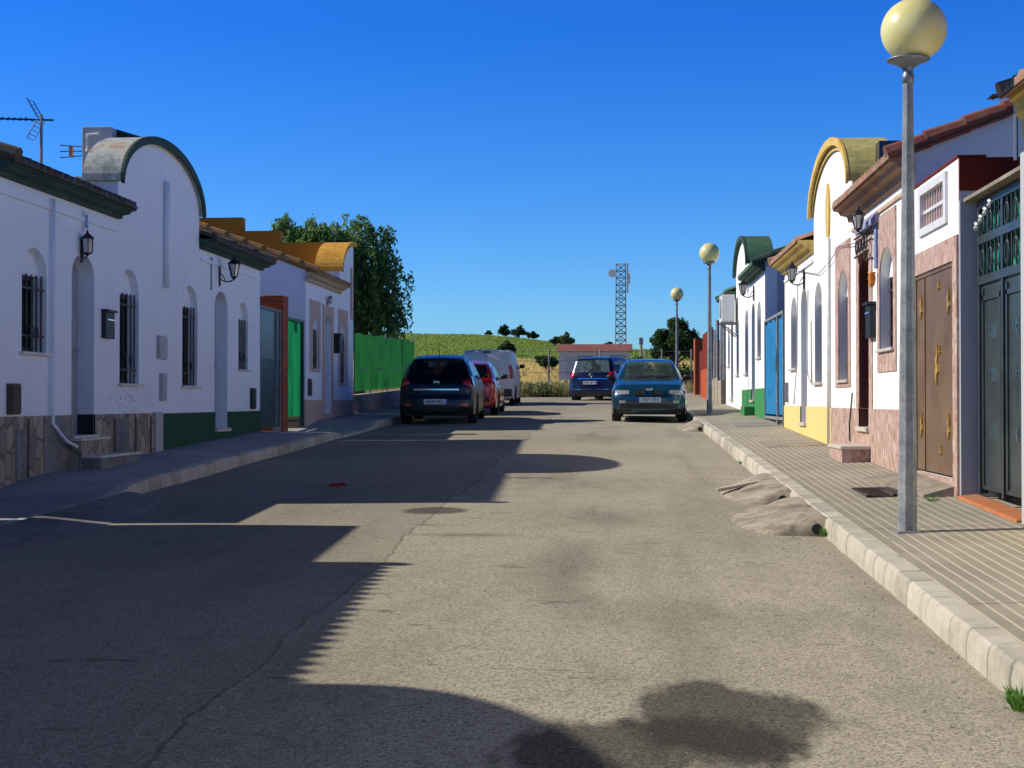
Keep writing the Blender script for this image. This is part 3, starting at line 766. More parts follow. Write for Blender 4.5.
def opening(sd, t, o, C):
    P = sd.p; (y0, y1), (z0, z1) = o['y'], o['z']; r = o.get('rise', .3); w = y1 - y0
    if o['k'] == 'window':
        fr = MB(); rc = C.get('rc', -.15)
        for (a, b, c, d) in ((y0, y0 + .045, z0, z1 - r), (y1 - .045, y1, z0, z1 - r), (y0, y1, z0, z0 + .05), (y0, y1, z1 - r - .05, z1 - r), ((y0 + y1) / 2 - .025, (y0 + y1) / 2 + .025, z0, z1 - r)):
            fr.box(*sorted((P(rc, 0, 0)[0], P(rc - .05, 0, 0)[0])), a, b, c, d)
        wi = fr.build('window', C.get('frame', 'frame_brown'), t)
        g = MB(); g.box(*sorted((P(rc - .02, 0, 0)[0], P(rc - .03, 0, 0)[0])), y0 + .03, y1 - .03, z0 + .03, z1 - r - .03); g.build('pane', 'winglass', wi)
        # the blind arch above the window
        ai = C.get('rc', -.12) + .02; a = MB(); pts = [P(ai, y0 + w / 2 * (1 - math.cos(PI * k / 12)), arch_z(y0 + w / 2 * (1 - math.cos(PI * k / 12)), y0, y1, z1, r) + .01) for k in range(13)]
        bot = [P(ai, p[1], z1 - r) for p in pts]
        for k in range(12): a.quad(pts[k], pts[k+1], bot[k+1], bot[k])
        a.box(*sorted((P(ai, 0, 0)[0], P(-.24, 0, 0)[0])), y0, y1, z1 - r - .01, z1 - r)
        a.build('arch_infill', C['wall'], wi)
        s = MB(); s.box(*sorted((P(.05, 0, 0)[0], P(rc + .004, 0, 0)[0])), y0 - .05, y1 + .05, z0 - .032, z0 + .002); s.build('sill', C.get('sill', 'marble'), wi, bevel=.006)
        gr = MB(); go = C.get('go', -.035); nb = C.get('nb', 5); ztop = z1 - r - .005
        for k in range(nb):
            yy = y0 + w * (k + .5) / nb; gr.tube([P(go, yy, z0), P(go, yy, ztop)], .010, 6)
        for zz in (z0 + .18, ztop - .15): gr.box(*sorted((P(go - .004, 0, 0)[0], P(go + .004, 0, 0)[0])), y0, y1, zz - .012, zz + .012)
        for yy in (y0 + w * .35, y0 + w * .65):
            gr.tube([P(go + .012, yy + .05 * math.cos(q * PI / 4), z0 + (ztop - z0) * .26 + .07 * math.sin(q * PI / 4)) for q in range(9)], .006, 5)
        gr.build('grille', C.get('iron', 'iron'), wi)
    else:
        rc = o.get('rec', -.20)
        dm = MB()
        pts = [(y0 + w / 2 * (1 - math.cos(PI * k / 12))) for k in range(13)]
        zz = [arch_z(y, y0, y1, z1, r) + .01 for y in pts]
        for k in range(12):
            dm.quad(P(rc, pts[k], z0), P(rc, pts[k+1], z0), P(rc, pts[k+1], zz[k+1]), P(rc, pts[k], zz[k]))
        for (a, b) in ((z0 + .15, z0 + .8), (z0 + .95, z1 - r - .05)):
            for (c, d) in ((y0 + .08, y0 + w / 2 - .04), (y0 + w / 2 + .04, y1 - .08)):
                dm.box(*sorted((P(rc, 0, 0)[0], P(rc + .02, 0, 0)[0])), c, d, a, b)
        do = dm.build('door', C.get('door', 'door_dark'), t)
        h = MB(); h.tube([P(rc + .02, y1 - .10, z0 + 1.0), P(rc + .06, y1 - .10, z0 + 1.0), P(rc + .06, y1 - .2, z0 + 1.0)], .012, 6); h.build('handle', 'chrome', do)
        if o.get('lining'):
            l = MB()
            for (a, b) in ((y0, y0 + .012), (y1 - .012, y1)): l.box(*sorted((P(rc, 0, 0)[0], P(.004, 0, 0)[0])), a, b, z0, z1 - r)
            for k in range(12):
                l.quad(P(.004, pts[k], zz[k] - .02), P(.004, pts[k+1], zz[k+1] - .02), P(rc, pts[k+1], zz[k+1] - .02), P(rc, pts[k], zz[k] - .02))
            l.build('door_lining', o['lining'], do)
        s = MB(); s.box(*sorted((P(.06, 0, 0)[0], P(rc + .001, 0, 0)[0])), y0 - .03, y1 + .03, z0 - .05, z0 + .002); s.build('threshold', 'marble', do, bevel=.006)

def surround(sd, t, y0, y1, z0, z1, hole, mat, name='window_surround'):
    m = MB(); holed_wall(m, sd, y0, y1, lambda y: z0, lambda y: z1, [hole], .014, .0005)
    return m.build(name, mat, t)

# left twin (green trim)
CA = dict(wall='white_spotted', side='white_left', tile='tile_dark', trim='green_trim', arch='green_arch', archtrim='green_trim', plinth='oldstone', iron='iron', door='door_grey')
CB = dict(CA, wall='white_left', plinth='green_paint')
opsA = [dict(k='window', y=(14.22, 14.86), z=(1.92, 3.04), rise=.28), dict(k='door', y=(15.56, 16.25), z=(1.0, 3.11), rise=.25), dict(k='window', y=(17.10, 17.80), z=(1.62, 3.08), rise=.3)]
opsB = [dict(k='window', y=(19.62, 20.34), z=(1.62, 3.08), rise=.3), dict(k='door', y=(21.22, 21.94), z=(.97, 3.12), rise=.25), dict(k='window', y=(22.58, 23.16), z=(1.92, 3.04), rise=.28)]
CA['ad'] = CB['ad'] = .44
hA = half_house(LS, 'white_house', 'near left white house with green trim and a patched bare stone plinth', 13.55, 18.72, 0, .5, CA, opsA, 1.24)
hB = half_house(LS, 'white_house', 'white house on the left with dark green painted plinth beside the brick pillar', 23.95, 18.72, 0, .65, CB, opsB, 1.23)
# render patches and weathered joints on the bare plinth of the near house
for (a, b, z0, z1) in ((14.75, 15.42, .55, 1.22), (16.92, 17.38, .7, 1.18), (14.05, 14.3, .5, 1.1)):
    MB().box(-6.232, -6.222, a, b, z0, z1).build('render_patch', 'concrete_dark', hA)
for a in (14.33, 16.85, 17.62, 18.2):
    MB().box(-6.232, -6.222, a, a + .045, .5, 1.2 + random.uniform(-.04, .05)).build('pilaster', 'joint_stone', hA)
m = MB(); m.box(-6.25, -6.215, 18.38, 18.69, .55, 1.25); m.build('grey_plinth_end', 'grey_plaster', hA)
MB().box(-6.252, -6.44, 16.232, 16.246, 1.005, 1.24).build('jamb_skirting', 'iron', hA)
MB().box(-6.27, -6.44, 15.562, 15.60, 1.005, 2.9).build('door_edge', 'iron', hA)
def pipe(t, pts, r, mat, name='drainpipe'):
    return MB().tube(pts, r, 8).build(name, mat, t, smooth=True)
pipe(hA, [(-6.21, 14.95, 3.62), (-6.21, 14.95, 1.15), (-6.16, 15.2, .95), (-6.14, 15.45, .88)], .022, 'white_left', 'cable_duct')
pipe(hB, [(-6.20, 18.80, 4.42), (-6.20, 18.80, 2.95)], .038, 'white_left')
pipe(hB, [(-6.235, 21.0, 3.6), (-6.235, 21.0, 3.1)], .012, 'grey_box', 'cable')

def lintel_line(sd, t, y0, y1, z, mat):   # thin raised string course
    MB().box(*sorted((sd.p(0, 0, 0)[0], sd.p(.025, 0, 0)[0])), y0, y1, z, z + .04).build('string_course', mat, t)
lintel_line(LS, hA, 13.55, 17.0, 3.50, 'white_left'); lintel_line(LS, hB, 20.45, 23.9, 3.50, 'white_left')

# previous twin of the left row, mostly outside the frame: it throws the near shadows
zoff = -.36
opsP1 = [dict(k='window', y=(5.2, 5.9), z=(1.25, 2.72), rise=.3), dict(k='door', y=(6.75, 7.45), z=(.6, 2.76), rise=.25), dict(k='window', y=(8.1, 8.75), z=(1.56, 2.68), rise=.28)]
opsP2 = [dict(k='window', y=(2.6, 3.3), z=(1.25, 2.72), rise=.3), dict(k='door', y=(1.1, 1.8), z=(.5, 2.76), rise=.25), dict(k='window', y=(-.4, .3), z=(1.56, 2.68), rise=.28)]
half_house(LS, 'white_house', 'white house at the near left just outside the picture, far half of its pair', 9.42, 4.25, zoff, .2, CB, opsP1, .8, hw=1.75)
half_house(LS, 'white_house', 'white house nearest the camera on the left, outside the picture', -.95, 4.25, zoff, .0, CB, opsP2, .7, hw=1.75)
# garage box and gate between the twins
g = thing('garage', 'low white garage with a flat roof between the two white twin houses on the left', 'garage', (-7, 10.5, .35))
MB().box(-6.25, -9.5, 9.45, 11.55, -.2, 3.17).build('wall', 'white_left', g)
MB().box(-6.20, -9.5, 9.43, 11.58, 3.172, 3.26).build('coping', 'green_trim', g, bevel=.01)
MB().box(-6.20, -6.26, 9.7, 11.3, .4, 2.6).build('door', 'gate_green', g)
g = thing('yard_gate', 'dark green yard gate beside the near white house on the left', 'gate', (-6.2, 12.5, .4))
MB().box(-6.22, -6.26, 11.68, 13.3, .48, 2.42).build('panel', 'gate_green', g)
fm = MB()
for a in (11.66, 12.45, 13.28): fm.box(-6.19, -6.27, a, a + .05, .44, 2.5)
fm.box(-6.19, -6.27, 11.66, 13.33, 2.44, 2.5); fm.build('frame', 'gate_green', g)

# left yellow house
CY = dict(wall='white_left', side='white_left', tile='tile_yellow', verge='tile_yellow', trim='cream_trim', arch='ochre_arch', archtrim='ochre_arch', plinth='salmon', ch=.13, iron='iron', door='door_grey')
opsY = [dict(k='window', y=(28.12, 28.68), z=(2.06, 3.16), rise=.28), dict(k='door', y=(29.24, 29.98), z=(1.14, 3.22), rise=.25), dict(k='window', y=(30.94, 31.56), z=(1.79, 3.17), rise=.3)]
hY = half_house(LS, 'ochre_trimmed_house', 'left white house with ochre round gable and stepped ochre parapet before the big tree', 27.5, 32.5, .16, .9, CY, opsY, 1.42, hw=1.6, arch_end=True)
for o, (a, b, c, d) in zip(opsY, ((27.86, 28.86, 2.0, 3.46), (29.05, 30.2, 1.15, 3.44), (30.72, 31.8, 1.74, 3.46))):
    surround(LS, hY, a, b, c, d, (o['y'][0], o['y'][1], min(o['z'][0], c + (0 if o['k'] == 'door' else .1)), o['z'][1], o['rise']), 'salmon', 'window_surround' if o['k'] == 'window' else 'door_surround')
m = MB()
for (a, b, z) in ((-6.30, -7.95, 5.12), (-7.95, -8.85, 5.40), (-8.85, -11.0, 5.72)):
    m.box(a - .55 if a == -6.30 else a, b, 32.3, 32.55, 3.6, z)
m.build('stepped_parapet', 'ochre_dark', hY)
MB().box(-6.24, -6.215, 32.15, 32.35, 3.3, 4.5).build('wall_strip', 'salmon', hY)

# right side twin: pink stone house and yellow plinth house
CP = dict(wall='white', side='cream_wall', tile='tile', verge='tile_red', trim='tile', arch='yellow_arch', archtrim='yellow_trim', plinth='pinkstone', ch=.13, iron='iron_brown', door='door_red', inner_band=1, rc=-.115, go=-.095, nb=4)
CG = dict(CP, trim='yellow_trim', plinth='yellow', verge='tile', iron='steel', door='door_grey')
opsP = [dict(k='window', y=(15.10, 15.88), z=(1.97, 3.08), rise=.3), dict(k='door', y=(16.56, 17.24), z=(1.09, 3.18), rise=.25, lining='door_red'), dict(k='window', y=(18.06, 18.84), z=(1.67, 3.10), rise=.32)]
opsG = [dict(k='window', y=(20.44, 21.17), z=(1.67, 3.14), rise=.3), dict(k='door', y=(22.05, 22.76), z=(1.06, 3.18), rise=.25), dict(k='window', y=(23.32, 24.08), z=(1.94, 3.14), rise=.28)]
hP = half_house(RS, 'stone_clad_house', 'white house with pink stone cladding around its windows and plinth, right side', 14.12, 19.5, 0, .6, CP, opsP, 1.31, hw=1.75)
hG = half_house(RS, 'yellow_plinth_house', 'white house with bright yellow plinth and yellow eaves between pink stone house and blue gate', 24.98, 19.5, 0, .75, CG, opsG, 1.32, hw=1.75)
surround(RS, hP, 14.96, 16.02, 1.72, 3.46, (15.10, 15.88, 1.97, 3.08, .3), 'pinkstone')
surround(RS, hP, 17.9, 19.1, 1.58, 3.46, (18.06, 18.84, 1.67, 3.10, .32), 'pinkstone')
surround(RS, hP, 16.36, 17.44, 1.312, 3.46, (16.56, 17.24, 1.313, 3.18, .25), 'pinkstone', 'door_surround')
e = MB(); pts = [(19.74 + .16 * math.cos(2 * PI * k / 24), 4.03 + .40 * math.sin(2 * PI * k / 24)) for k in range(24)]
e.prism(pts, lambda p: (2.9, *p), lambda p: (2.875, *p)); e.build('oval_ornament', 'yellow_trim', hG)
pipe(hG, [(2.87, 19.60, 3.66), (2.87, 19.60, .8)], .025, 'frame_white')
pipe(hP, [(2.86, 16.9, 3.30), (2.86, 17.7, 3.35), (2.86, 18.6, 3.42), (2.86, 19.4, 3.30), (2.87, 20.6, 3.24), (2.87, 22.9, 3.5)], .005, 'iron', 'cable')
pipe(hG, [(2.87, 21.7, 3.1), (2.86, 21.75, 2.2), (2.85, 21.6, 1.8), (2.87, 21.3, 1.65), (2.87, 21.35, 2.6)], .01, 'grey_box', 'cable')
pipe(hG, [(2.87, 22.95, 3.3), (2.86, 22.98, 2.0), (2.85, 23.3, 1.35)], .01, 'grey_box', 'cable')
pipe(hP, [(2.87, 17.62, 1.5), (2.85, 17.72, 1.1), (2.86, 17.75, .9)], .01, 'iron', 'cable')
lintel_line(RS, hP, 14.2, 17.7, 3.50, 'cream_trim'); lintel_line(RS, hG, 21.3, 24.9, 3.48, 'cream_wall')

# green twin, far right
CGr = dict(wall='white', side='grey_plaster', tile='green_arch_new', verge='green_trim', trim='green_trim', arch='green_arch_new', archtrim='green_trim', iron='iron', door='gate_green', plinth='green_bright', rc=-.115, go=-.095, nb=4)  # side wall grey instead of white: its shade is put into the colour
CGr2 = dict(CGr); CGr2.pop('plinth')
ops1 = [dict(k='window', y=(29.17, 29.95), z=(2.31, 3.48), rise=.3), dict(k='door', y=(30.48, 31.2), z=(1.42, 3.53), rise=.25), dict(k='window', y=(32.1, 32.85), z=(2.02, 3.49), rise=.3)]
ops2 = [dict(k='window', y=(34.55, 35.25), z=(2.04, 3.45), rise=.3), dict(k='door', y=(36.3, 37.0), z=(1.45, 3.53), rise=.25), dict(k='window', y=(37.4, 38.0), z=(2.33, 3.45), rise=.3)]
h1 = half_house(RS, 'green_trimmed_house', 'white house with green round gable and bright green plinth just past the blue gate', 28.35, 33.55, .34, .95, CGr, ops1, 1.66, hw=1.75)
h2 = half_house(RS, 'green_trimmed_house', 'far white house with green window slots and an air conditioner, last on the right', 38.75, 33.55, .34, 1.05, CGr2, ops2, 1.6, hw=1.75)
# next twin on the near right (only its cornice end shows)
CN = dict(CG, ch=.26, trim='yellow_trim', plinth='yellow')
opsN = [dict(k='window', y=(8.6, 9.3), z=(1.55, 2.7), rise=.3), dict(k='door', y=(7.3, 8.0), z=(.6, 2.8), rise=.25), dict(k='window', y=(5.6, 6.3), z=(1.25, 2.75), rise=.3)]
hN = half_house(RS, 'yellow_plinth_house', 'nearest white house at the right edge with yellow cornice and yellow plinth', 10.20, 5.3, -.22, .25, CN, opsN, 1.0, hw=1.75, cornice_h=.26, o_e=.19, cproj=.5, vr=.055)
opsN2 = [dict(k='window', y=(4.3, 5.0), z=(1.25, 2.75), rise=.3), dict(k='door', y=(2.6, 3.3), z=(.5, 2.8), rise=.25), dict(k='window', y=(1.0, 1.7), z=(1.5, 2.7), rise=.3)]
half_house(RS, 'yellow_plinth_house', 'white house nearest the camera on the right, outside the picture', .2, 5.3, -.36, .1, CN, opsN2, .9, hw=1.75)

# garage block with the brown gate (x 2.9, y 12.26-14.1)
g = thing('garage', 'white garage block with barred window, pink stone facing and brown metal gate', 'garage', (3.2, 13.2, .6))
w = MB(); holed_wall(w, RS, 12.26, 14.10, lambda y: .2, lambda y: 3.49, [(12.42, 14.02, .72, 2.62, 0), (12.74, 13.70, 3.05, 3.37, 0)], 0, -.22)
wl = w.build('wall', 'white', g)
w = MB(); holed_wall(w, RS, 12.262, 14.09, lambda y: .2, lambda y: 2.83, [(12.42, 14.02, .72, 2.62, 0)], .02, .0); 
w.build('stone_facing', 'pinkstone', g)
MB().box(2.903, 9.0, 12.235, 12.259, 3.12, 3.487).build('side_wall', 'red_wall', g)
MB().box(3.1, 9.0, 12.46, 14.1, 3.30, 3.40).build('roof', 'concrete', g)
MB().box(2.885, 3.13, 12.24, 14.11, 3.492, 3.51).build('coping', 'red_wall', g)
MB().box(2.935, 2.96, 12.72, 13.72, 3.03, 3.39).build('window_blind', 'blind', g)
wf = MB()
for (a, b, c, d) in ((12.65, 12.74, 2.98, 3.44), (13.70, 13.79, 2.98, 3.44), (12.74, 13.70, 2.98, 3.05), (12.74, 13.70, 3.37, 3.44)): wf.box(2.875, 2.899, a, b, c, d)
wf.box(2.91, 2.925, 12.74, 13.7, 3.19, 3.22)
for k in range(8): wf.box(2.912, 2.922, 12.83 + k * .105, 12.842 + k * .105, 3.05, 3.37)
wf.build('window_grille', 'frame_white', g)
gt = MB(); gt.box(2.905, 2.95, 12.44, 12.98 + .62, .74, 2.60); gt.box(2.905, 2.95, 13.62, 14.0, .74, 2.60)
gb_ = gt.build('gate', 'gate_brown', g)
fr = MB()
for (a, b, c, d) in ((12.42, 12.46, .72, 2.62), (13.98, 14.02, .72, 2.62), (12.46, 13.98, 2.58, 2.62), (13.60, 13.63, .74, 2.58)): fr.box(2.895, 2.955, a, b, c, d)
fr.build('gate_frame', 'gate_brown', gb_)
def orn(m, y, z, s):
    pts = [(y - .03*s, z + .28*s), (y + .0*s, z + .12*s), (y + .06*s, z + .10*s), (y + .02*s, z - .02*s), (y + .05*s, z - .12*s), (y + .0*s, z - .28*s), (y - .02*s, z - .12*s), (y - .07*s, z - .10*s), (y - .02*s, z + .02*s), (y - .05*s, z + .13*s)]
    m.prism([(y + (a - y) * 1.35, b) for a, b in pts], lambda p: (2.904, *p), lambda p: (2.888, *p))
for (y, z, sc_) in ((12.64, 2.28, .42), (13.76, 2.30, .42), (12.64, 1.17, .42), (13.76, 1.17, .42), (13.10, 1.73, .66), (13.0, 2.45, .16), (12.94, .95, .16), (12.98, 1.86, .16)):
    om = MB(); orn(om, y, z, sc_); om.build('ornament', 'gold', gb_)
tag(MB().prism([(2.42, .42), (2.9, .42), (2.9, .665), (2.42, .585)], lambda p: (p[0] + (.2 if p[0] < 2.6 else 0), 12.38, p[1] + .0), lambda p: (p[0], 14.2, p[1] + .053)).build('entrance_ramp', 'concrete'), 'small concrete wedge ramp at the foot of the brown metal gate', 'ramp')

# recessed grey green double gate with the green curtain
g = thing('garage_gate', 'tall grey green double gate with green curtains behind its barred glass', 'gate', (3.06, 11.3, .6))
MB().box(2.905, 3.2, 12.23, 12.258, .2, 3.2).build('jamb', 'grey_plaster', g)  # white jamb coloured grey to carry the shade of the recess
def leaf(y0, y1):
    m = MB(); m.box(3.05, 3.09, y0, y1, .66, 2.38)
    for (a, b) in ((y0 + .06, y0 + .10), (y1 - .10, y1 - .06)): m.box(3.035, 3.052, a, b, .70, 2.34)
    m.box(3.035, 3.052, y0 + .06, y1 - .06, 2.24, 2.28)
    l = m.build('gate_leaf', 'gate_grey', g)
    for z in (1.15, 1.62, 1.98):
        st = MB(); st.lathe(0, 0, [(.001, -.012), (.02, -.008), (.012, .0)], 6)
        n_ = len(st.v)
        for i in range(n_ - 18, n_): x, y, zz = st.v[i]; st.v[i] = (3.035 + zz, (y0 + y1) / 2 + x, z + y)
        st.box(3.03, 3.05, (y0 + y1) / 2 - .01, (y0 + y1) / 2 + .01, z - .06, z + .06)
        st.build('boss', 'chrome', l)
leaf(11.40, 12.10); leaf(10.62, 11.37)
m = MB()
for a in (12.10, 11.37, 10.56): m.box(3.03, 3.10, a, a + .06, .62, 3.09)
for z in (2.38, 2.72, 3.02): m.box(3.025, 3.10, 10.56, 12.16, z, z + .07)
for k in range(13): m.tube([(3.045, 10.66 + k * .122, 2.4), (3.045, 10.66 + k * .122, 3.08)], .010, 5)
for k in range(6):
    for z in (2.58, 2.88):
        yc = 10.78 + k * .25; m.tube([(3.04, yc + .055 * math.cos(q * PI / 5), z + .09 * math.sin(q * PI / 5)) for q in range(11)], .008, 5)
m.build('transom_grille', 'gate_grey', g)
m = MB()
for k in range(24):
    a = 10.6 + k * .065; m.quad((3.11 + .02 * (k % 2), a, 2.4), (3.11 + .02 * ((k + 1) % 2), a + .065, 2.4), (3.11 + .02 * ((k + 1) % 2), a + .065, 3.1), (3.11 + .02 * (k % 2), a, 3.1))
m.build('curtain', 'tealcurtain', g)
MB().box(3.2, 3.3, 10.4, 12.2, .2, 3.2).build('backing', 'iron', g)
MB().box(2.905, 3.19, 10.30, 10.42, .2, 3.2).build('jamb', 'grey_plaster', g)
cn = MB(); cn.prism([(2.93, 3.10), (2.93, 3.13), (3.3, 3.20), (3.3, 3.10)], lambda p: (p[0], 10.44, p[1]), lambda p: (p[0], 12.22, p[1])); cn.build('canopy', 'concrete', g)
lt = MB()
for k in range(8): lt.tube([(2.98 - .02 * (k % 2), 12.0 - k * .07, 2.86 + k * .022), (2.97, 11.97 - k * .07, 2.84 + k * .022)], .016, 5)
tag(lt.build('string_lights', 'white_metal'), 'cluster of silvery string decorations under the canopy above the grey green gate', 'decoration')
tag(MB().prism([(2.855, .38), (3.04, .38), (3.04, .575), (2.865, .56)], lambda p: (p[0], 10.42, p[1]-.02), lambda p: (p[0], 12.2, p[1] + .035)).build('door_step', 'brick_orange', bevel=.01), 'low orange brick step in front of the grey green double gate', 'step')

# ------------------------------------------------------------------ gates, walls and fences
g = thing('yard_gate', 'blue tarpaulin covered metal gate between the yellow plinth house and the green gabled house', 'gate', (2.9, 26.6, .9))
m = MB(); ncol = 26
for k in range(ncol):
    a = 25.05 + k * 3.1 / ncol; b = a + 3.1 / ncol
    if 25.9 < (a + b) / 2 < 26.1: continue
    o0 = .02 * math.sin(k * 1.9); o1 = .02 * math.sin((k + 1) * 1.9)
    m.quad((2.9 + o0, a, 1.15), (2.9 + o1, b, 1.15), (2.9 + o1, b, 2.92 + .03 * math.sin(k)), (2.9 + o0, a, 2.92 + .03 * math.sin(k - 1)))
m.build('tarpaulin', 'bluetarp', g)
m = MB()
for a in (25.03, 25.93, 26.02, 28.18): m.box(2.87, 2.92, a, a + .05, .95, 3.0)
for z in (1.06, 2.96): m.box(2.875, 2.915, 25.03, 28.2, z, z + .05)
m.build('frame', 'galv', g)
m = MB(); m.quad((2.865, 26.0, 2.3), (2.865, 26.2, 2.0), (2.865, 26.05, 1.9)); m.quad((2.865, 26.0, 2.4), (2.865, 26.03, 2.4), (2.865, 26.1, 1.95), (2.865, 26.0, 1.95)); m.build('rag', 'greentarp', g)

g = thing('yard_gate', 'dark green sheet metal gate between green plinth house and brick pillar', 'gate', (-6.3, 24.7, .7))
MB().box(-6.28, -6.32, 24.02, 25.5, .92, 2.15).build('lower_panel', 'gate_green', g)
MB().box(-6.285, -6.315, 24.02, 25.5, 2.15, 3.02).build('upper_panel', MT['gate_grey'], g)
m = MB()
for a in (24.0, 25.2, 25.5): m.box(-6.26, -6.33, a, a + .05, .85, 3.08 - (a - 24) * .02)
m.box(-6.26, -6.33, 24.0, 25.55, 3.03, 3.08); m.build('frame', 'galv', g)
tag(MB().box(-6.24, -6.6, 25.58, 26.0, .6, 3.36).build('brick_pillar', 'brick'), 'tall red brick pillar between the dark green gate and the bright green gate', 'pillar')
tag(MB().box(-6.602, -9.5, 25.60, 25.8, .6, 3.35).build('brick_wall', 'brick'), 'red brick wall running back behind the dark green gate', 'wall')
g = thing('yard_gate', 'bright green tarpaulin covered gate between brick pillar and ochre trimmed house', 'gate', (-6.3, 26.6, .8))
m = MB()
for k in range(14):
    a = 26.06 + k * 1.3 / 14; b = a + 1.3 / 14
    m.quad((-6.3 + .02 * math.sin(k * 2.2), a, 1.1), (-6.3 + .02 * math.sin(k * 2.2 + 2.2), b, 1.1), (-6.3 + .02 * math.sin(k * 2.2 + 2.2), b, 2.95), (-6.3 + .02 * math.sin(k * 2.2), a, 2.95))
m.build('tarpaulin', 'greentarp', g)
m = MB()
for a in (26.02, 27.36): m.box(-6.26, -6.33, a, a + .06, .9, 3.0)
for z in (1.0, 2.95): m.box(-6.26, -6.33, 26.02, 27.42, z, z + .05)
m.build('frame', 'gate_green', g)

# netted fence past the ochre house
g = thing('netted_fence', 'green netted fence on a low block wall left of the black car', 'fence', (-6.25, 37, 1.0))
m = MB()
for j in range(40):
    a = 32.56 + j * .25; b = a + .25
    for (za, zb_) in ((1.62, 3.0),):
        o0 = .04 * math.sin(j * 1.7) ; o1 = .04 * math.sin((j + 1) * 1.7)
        sl = (gz(a) - gz(32.5)) * .9; sl2 = (gz(b) - gz(32.5)) * .9
        m.quad((-6.25 + o0, a, za + sl), (-6.25 + o1, b, za + sl2), (-6.25 + o1, b, zb_ + sl2 + .03 * math.sin(j)), (-6.25 + o0, a, zb_ + sl + .03 * math.sin(j - 1)))
m.build('netting', 'greennet', g)
m = MB()
for j in range(5):
    a = 32.6 + j * 2.45; m.tube([(-6.32, a, gz(a)), (-6.32, a, gz(a) + 2.12)], .03, 8)
    m.quad((-6.20, a + .6, gz(a) + 1.2), (-6.20, a + 1.3, gz(a) + 1.2), (-6.20, a + 1.3, gz(a) + 1.23), (-6.20, a + .6, gz(a) + 1.23))
m.build('post', 'galv', g)
m = MB()
for j in range(20):
    a = 32.55 + j * .5; m.prism([(a, gz(a) - .2), (a + .5, gz(a) - .2), (a + .5, gz(a + .5) + .58), (a, gz(a) + .58)], lambda p: (-6.12, *p), lambda p: (-6.38, *p))
m.build('block_wall', 'block', g)

# right: low wall with posts, then the red walls
g = thing('post_fence', 'tall grey posts with brown screens on a low beige wall right of the second lamp', 'fence', (2.9, 41.5, 1.3))
m = MB()
for j in range(4):
    a = 39.0 + j * 1.4; m.box(2.78, 3.05, a, a + 1.25, 1.0, gz(a) + .85 + .06 * (j % 2))
m.build('low_wall', 'block', g)
for j in range(5):
    a = 39.05 + j * 1.37; MB().tube([(2.88, a, 1.1), (2.88 + .03 * (j % 2), a, gz(a) + 2.35 + .12 * (j % 3))], .05, 8).build('post', 'galv', g)
for j in range(4):
    a = 39.1 + j * 1.37; MB().box(2.93, 2.95, a + .05, a + 1.3, gz(a) + .86, gz(a) + 2.0).build('screen', 'rust', g)
g = thing('red_wall', 'orange red wall with dark red panels at the far right end of the street', 'wall', (2.9, 49.5, 1.4))
MB().box(2.78, 3.1, 45.0, 48.6, 1.1, 2.45).build('lower_wall', 'orange_wall', g)
MB().box(2.84, 3.0, 45.0, 48.6, 2.452, 3.68).build('panel', 'red_wall', g)
MB().box(2.76, 3.12, 52.0, 53.0, 1.1, 3.72).build('pillar', 'orange_wall', g)
MB().box(2.9, 2.96, 48.6, 51.6, 1.5, 3.2).build('gate', 'red_wall', g)

# ------------------------------------------------------------------ street lamps
def street_lamp():
    t = thing('street_lamp', '', 'street lamp', (0, 0, 0), world=False, group='globe street lamps along the right kerb')
    MB().lathe(0, 0, [(.068, -.12), (.066, .3), (.060, 1.0), (.036, 3.30)], 8, PI / 8).build('pole', 'galv', t)
    MB().lathe(0, 0, [(.038, 3.28), (.043, 3.32), (.043, 3.34), (.036, 3.35), (.036, 3.39), (.055, 3.40), (.11, 3.435), (.148, 3.447), (.152, 3.455), (.10, 3.465)], 20).build('collar', 'steel', t, smooth=True)
    m = MB(); m.lathe(0, 0, [(.229 * math.sin(PI * k / 24) + .0005, 3.67 - .229 * math.cos(PI * k / 24)) for k in range(25)], 40)
    m.build('globe', 'globe', t, smooth=True)
    MB().box(-.085, .085, -.085, .085, -.1, .012).build('base_plate', 'galv', t, bevel=.004)
    return t
lamp = street_lamp()
for i, (x, y, lab) in enumerate(((2.03, 10.12, 'nearest and tallest looking globe street lamp, in front of the brown gate'), (2.03, 32.1, 'globe street lamp on the pavement beside the green gabled house'), (2.03, 50.3, 'farthest globe street lamp, rising behind the teal car'))):
    o = lamp if i == 0 else copy_tree(lamp)
    o.location = (x, y, gz(y) + .15); o['label'] = lab; o.scale = (1, 1, (.972, 1, 1)[i])
    for ch in o.children:
        if ch.name.startswith('globe'): ch.location = ((.04, 0, .01)[i], 0, 0)
    o.rotation_euler = (R((.1, -.2, .3)[i]), R((.25, .1, -.1)[i]), 0)
    
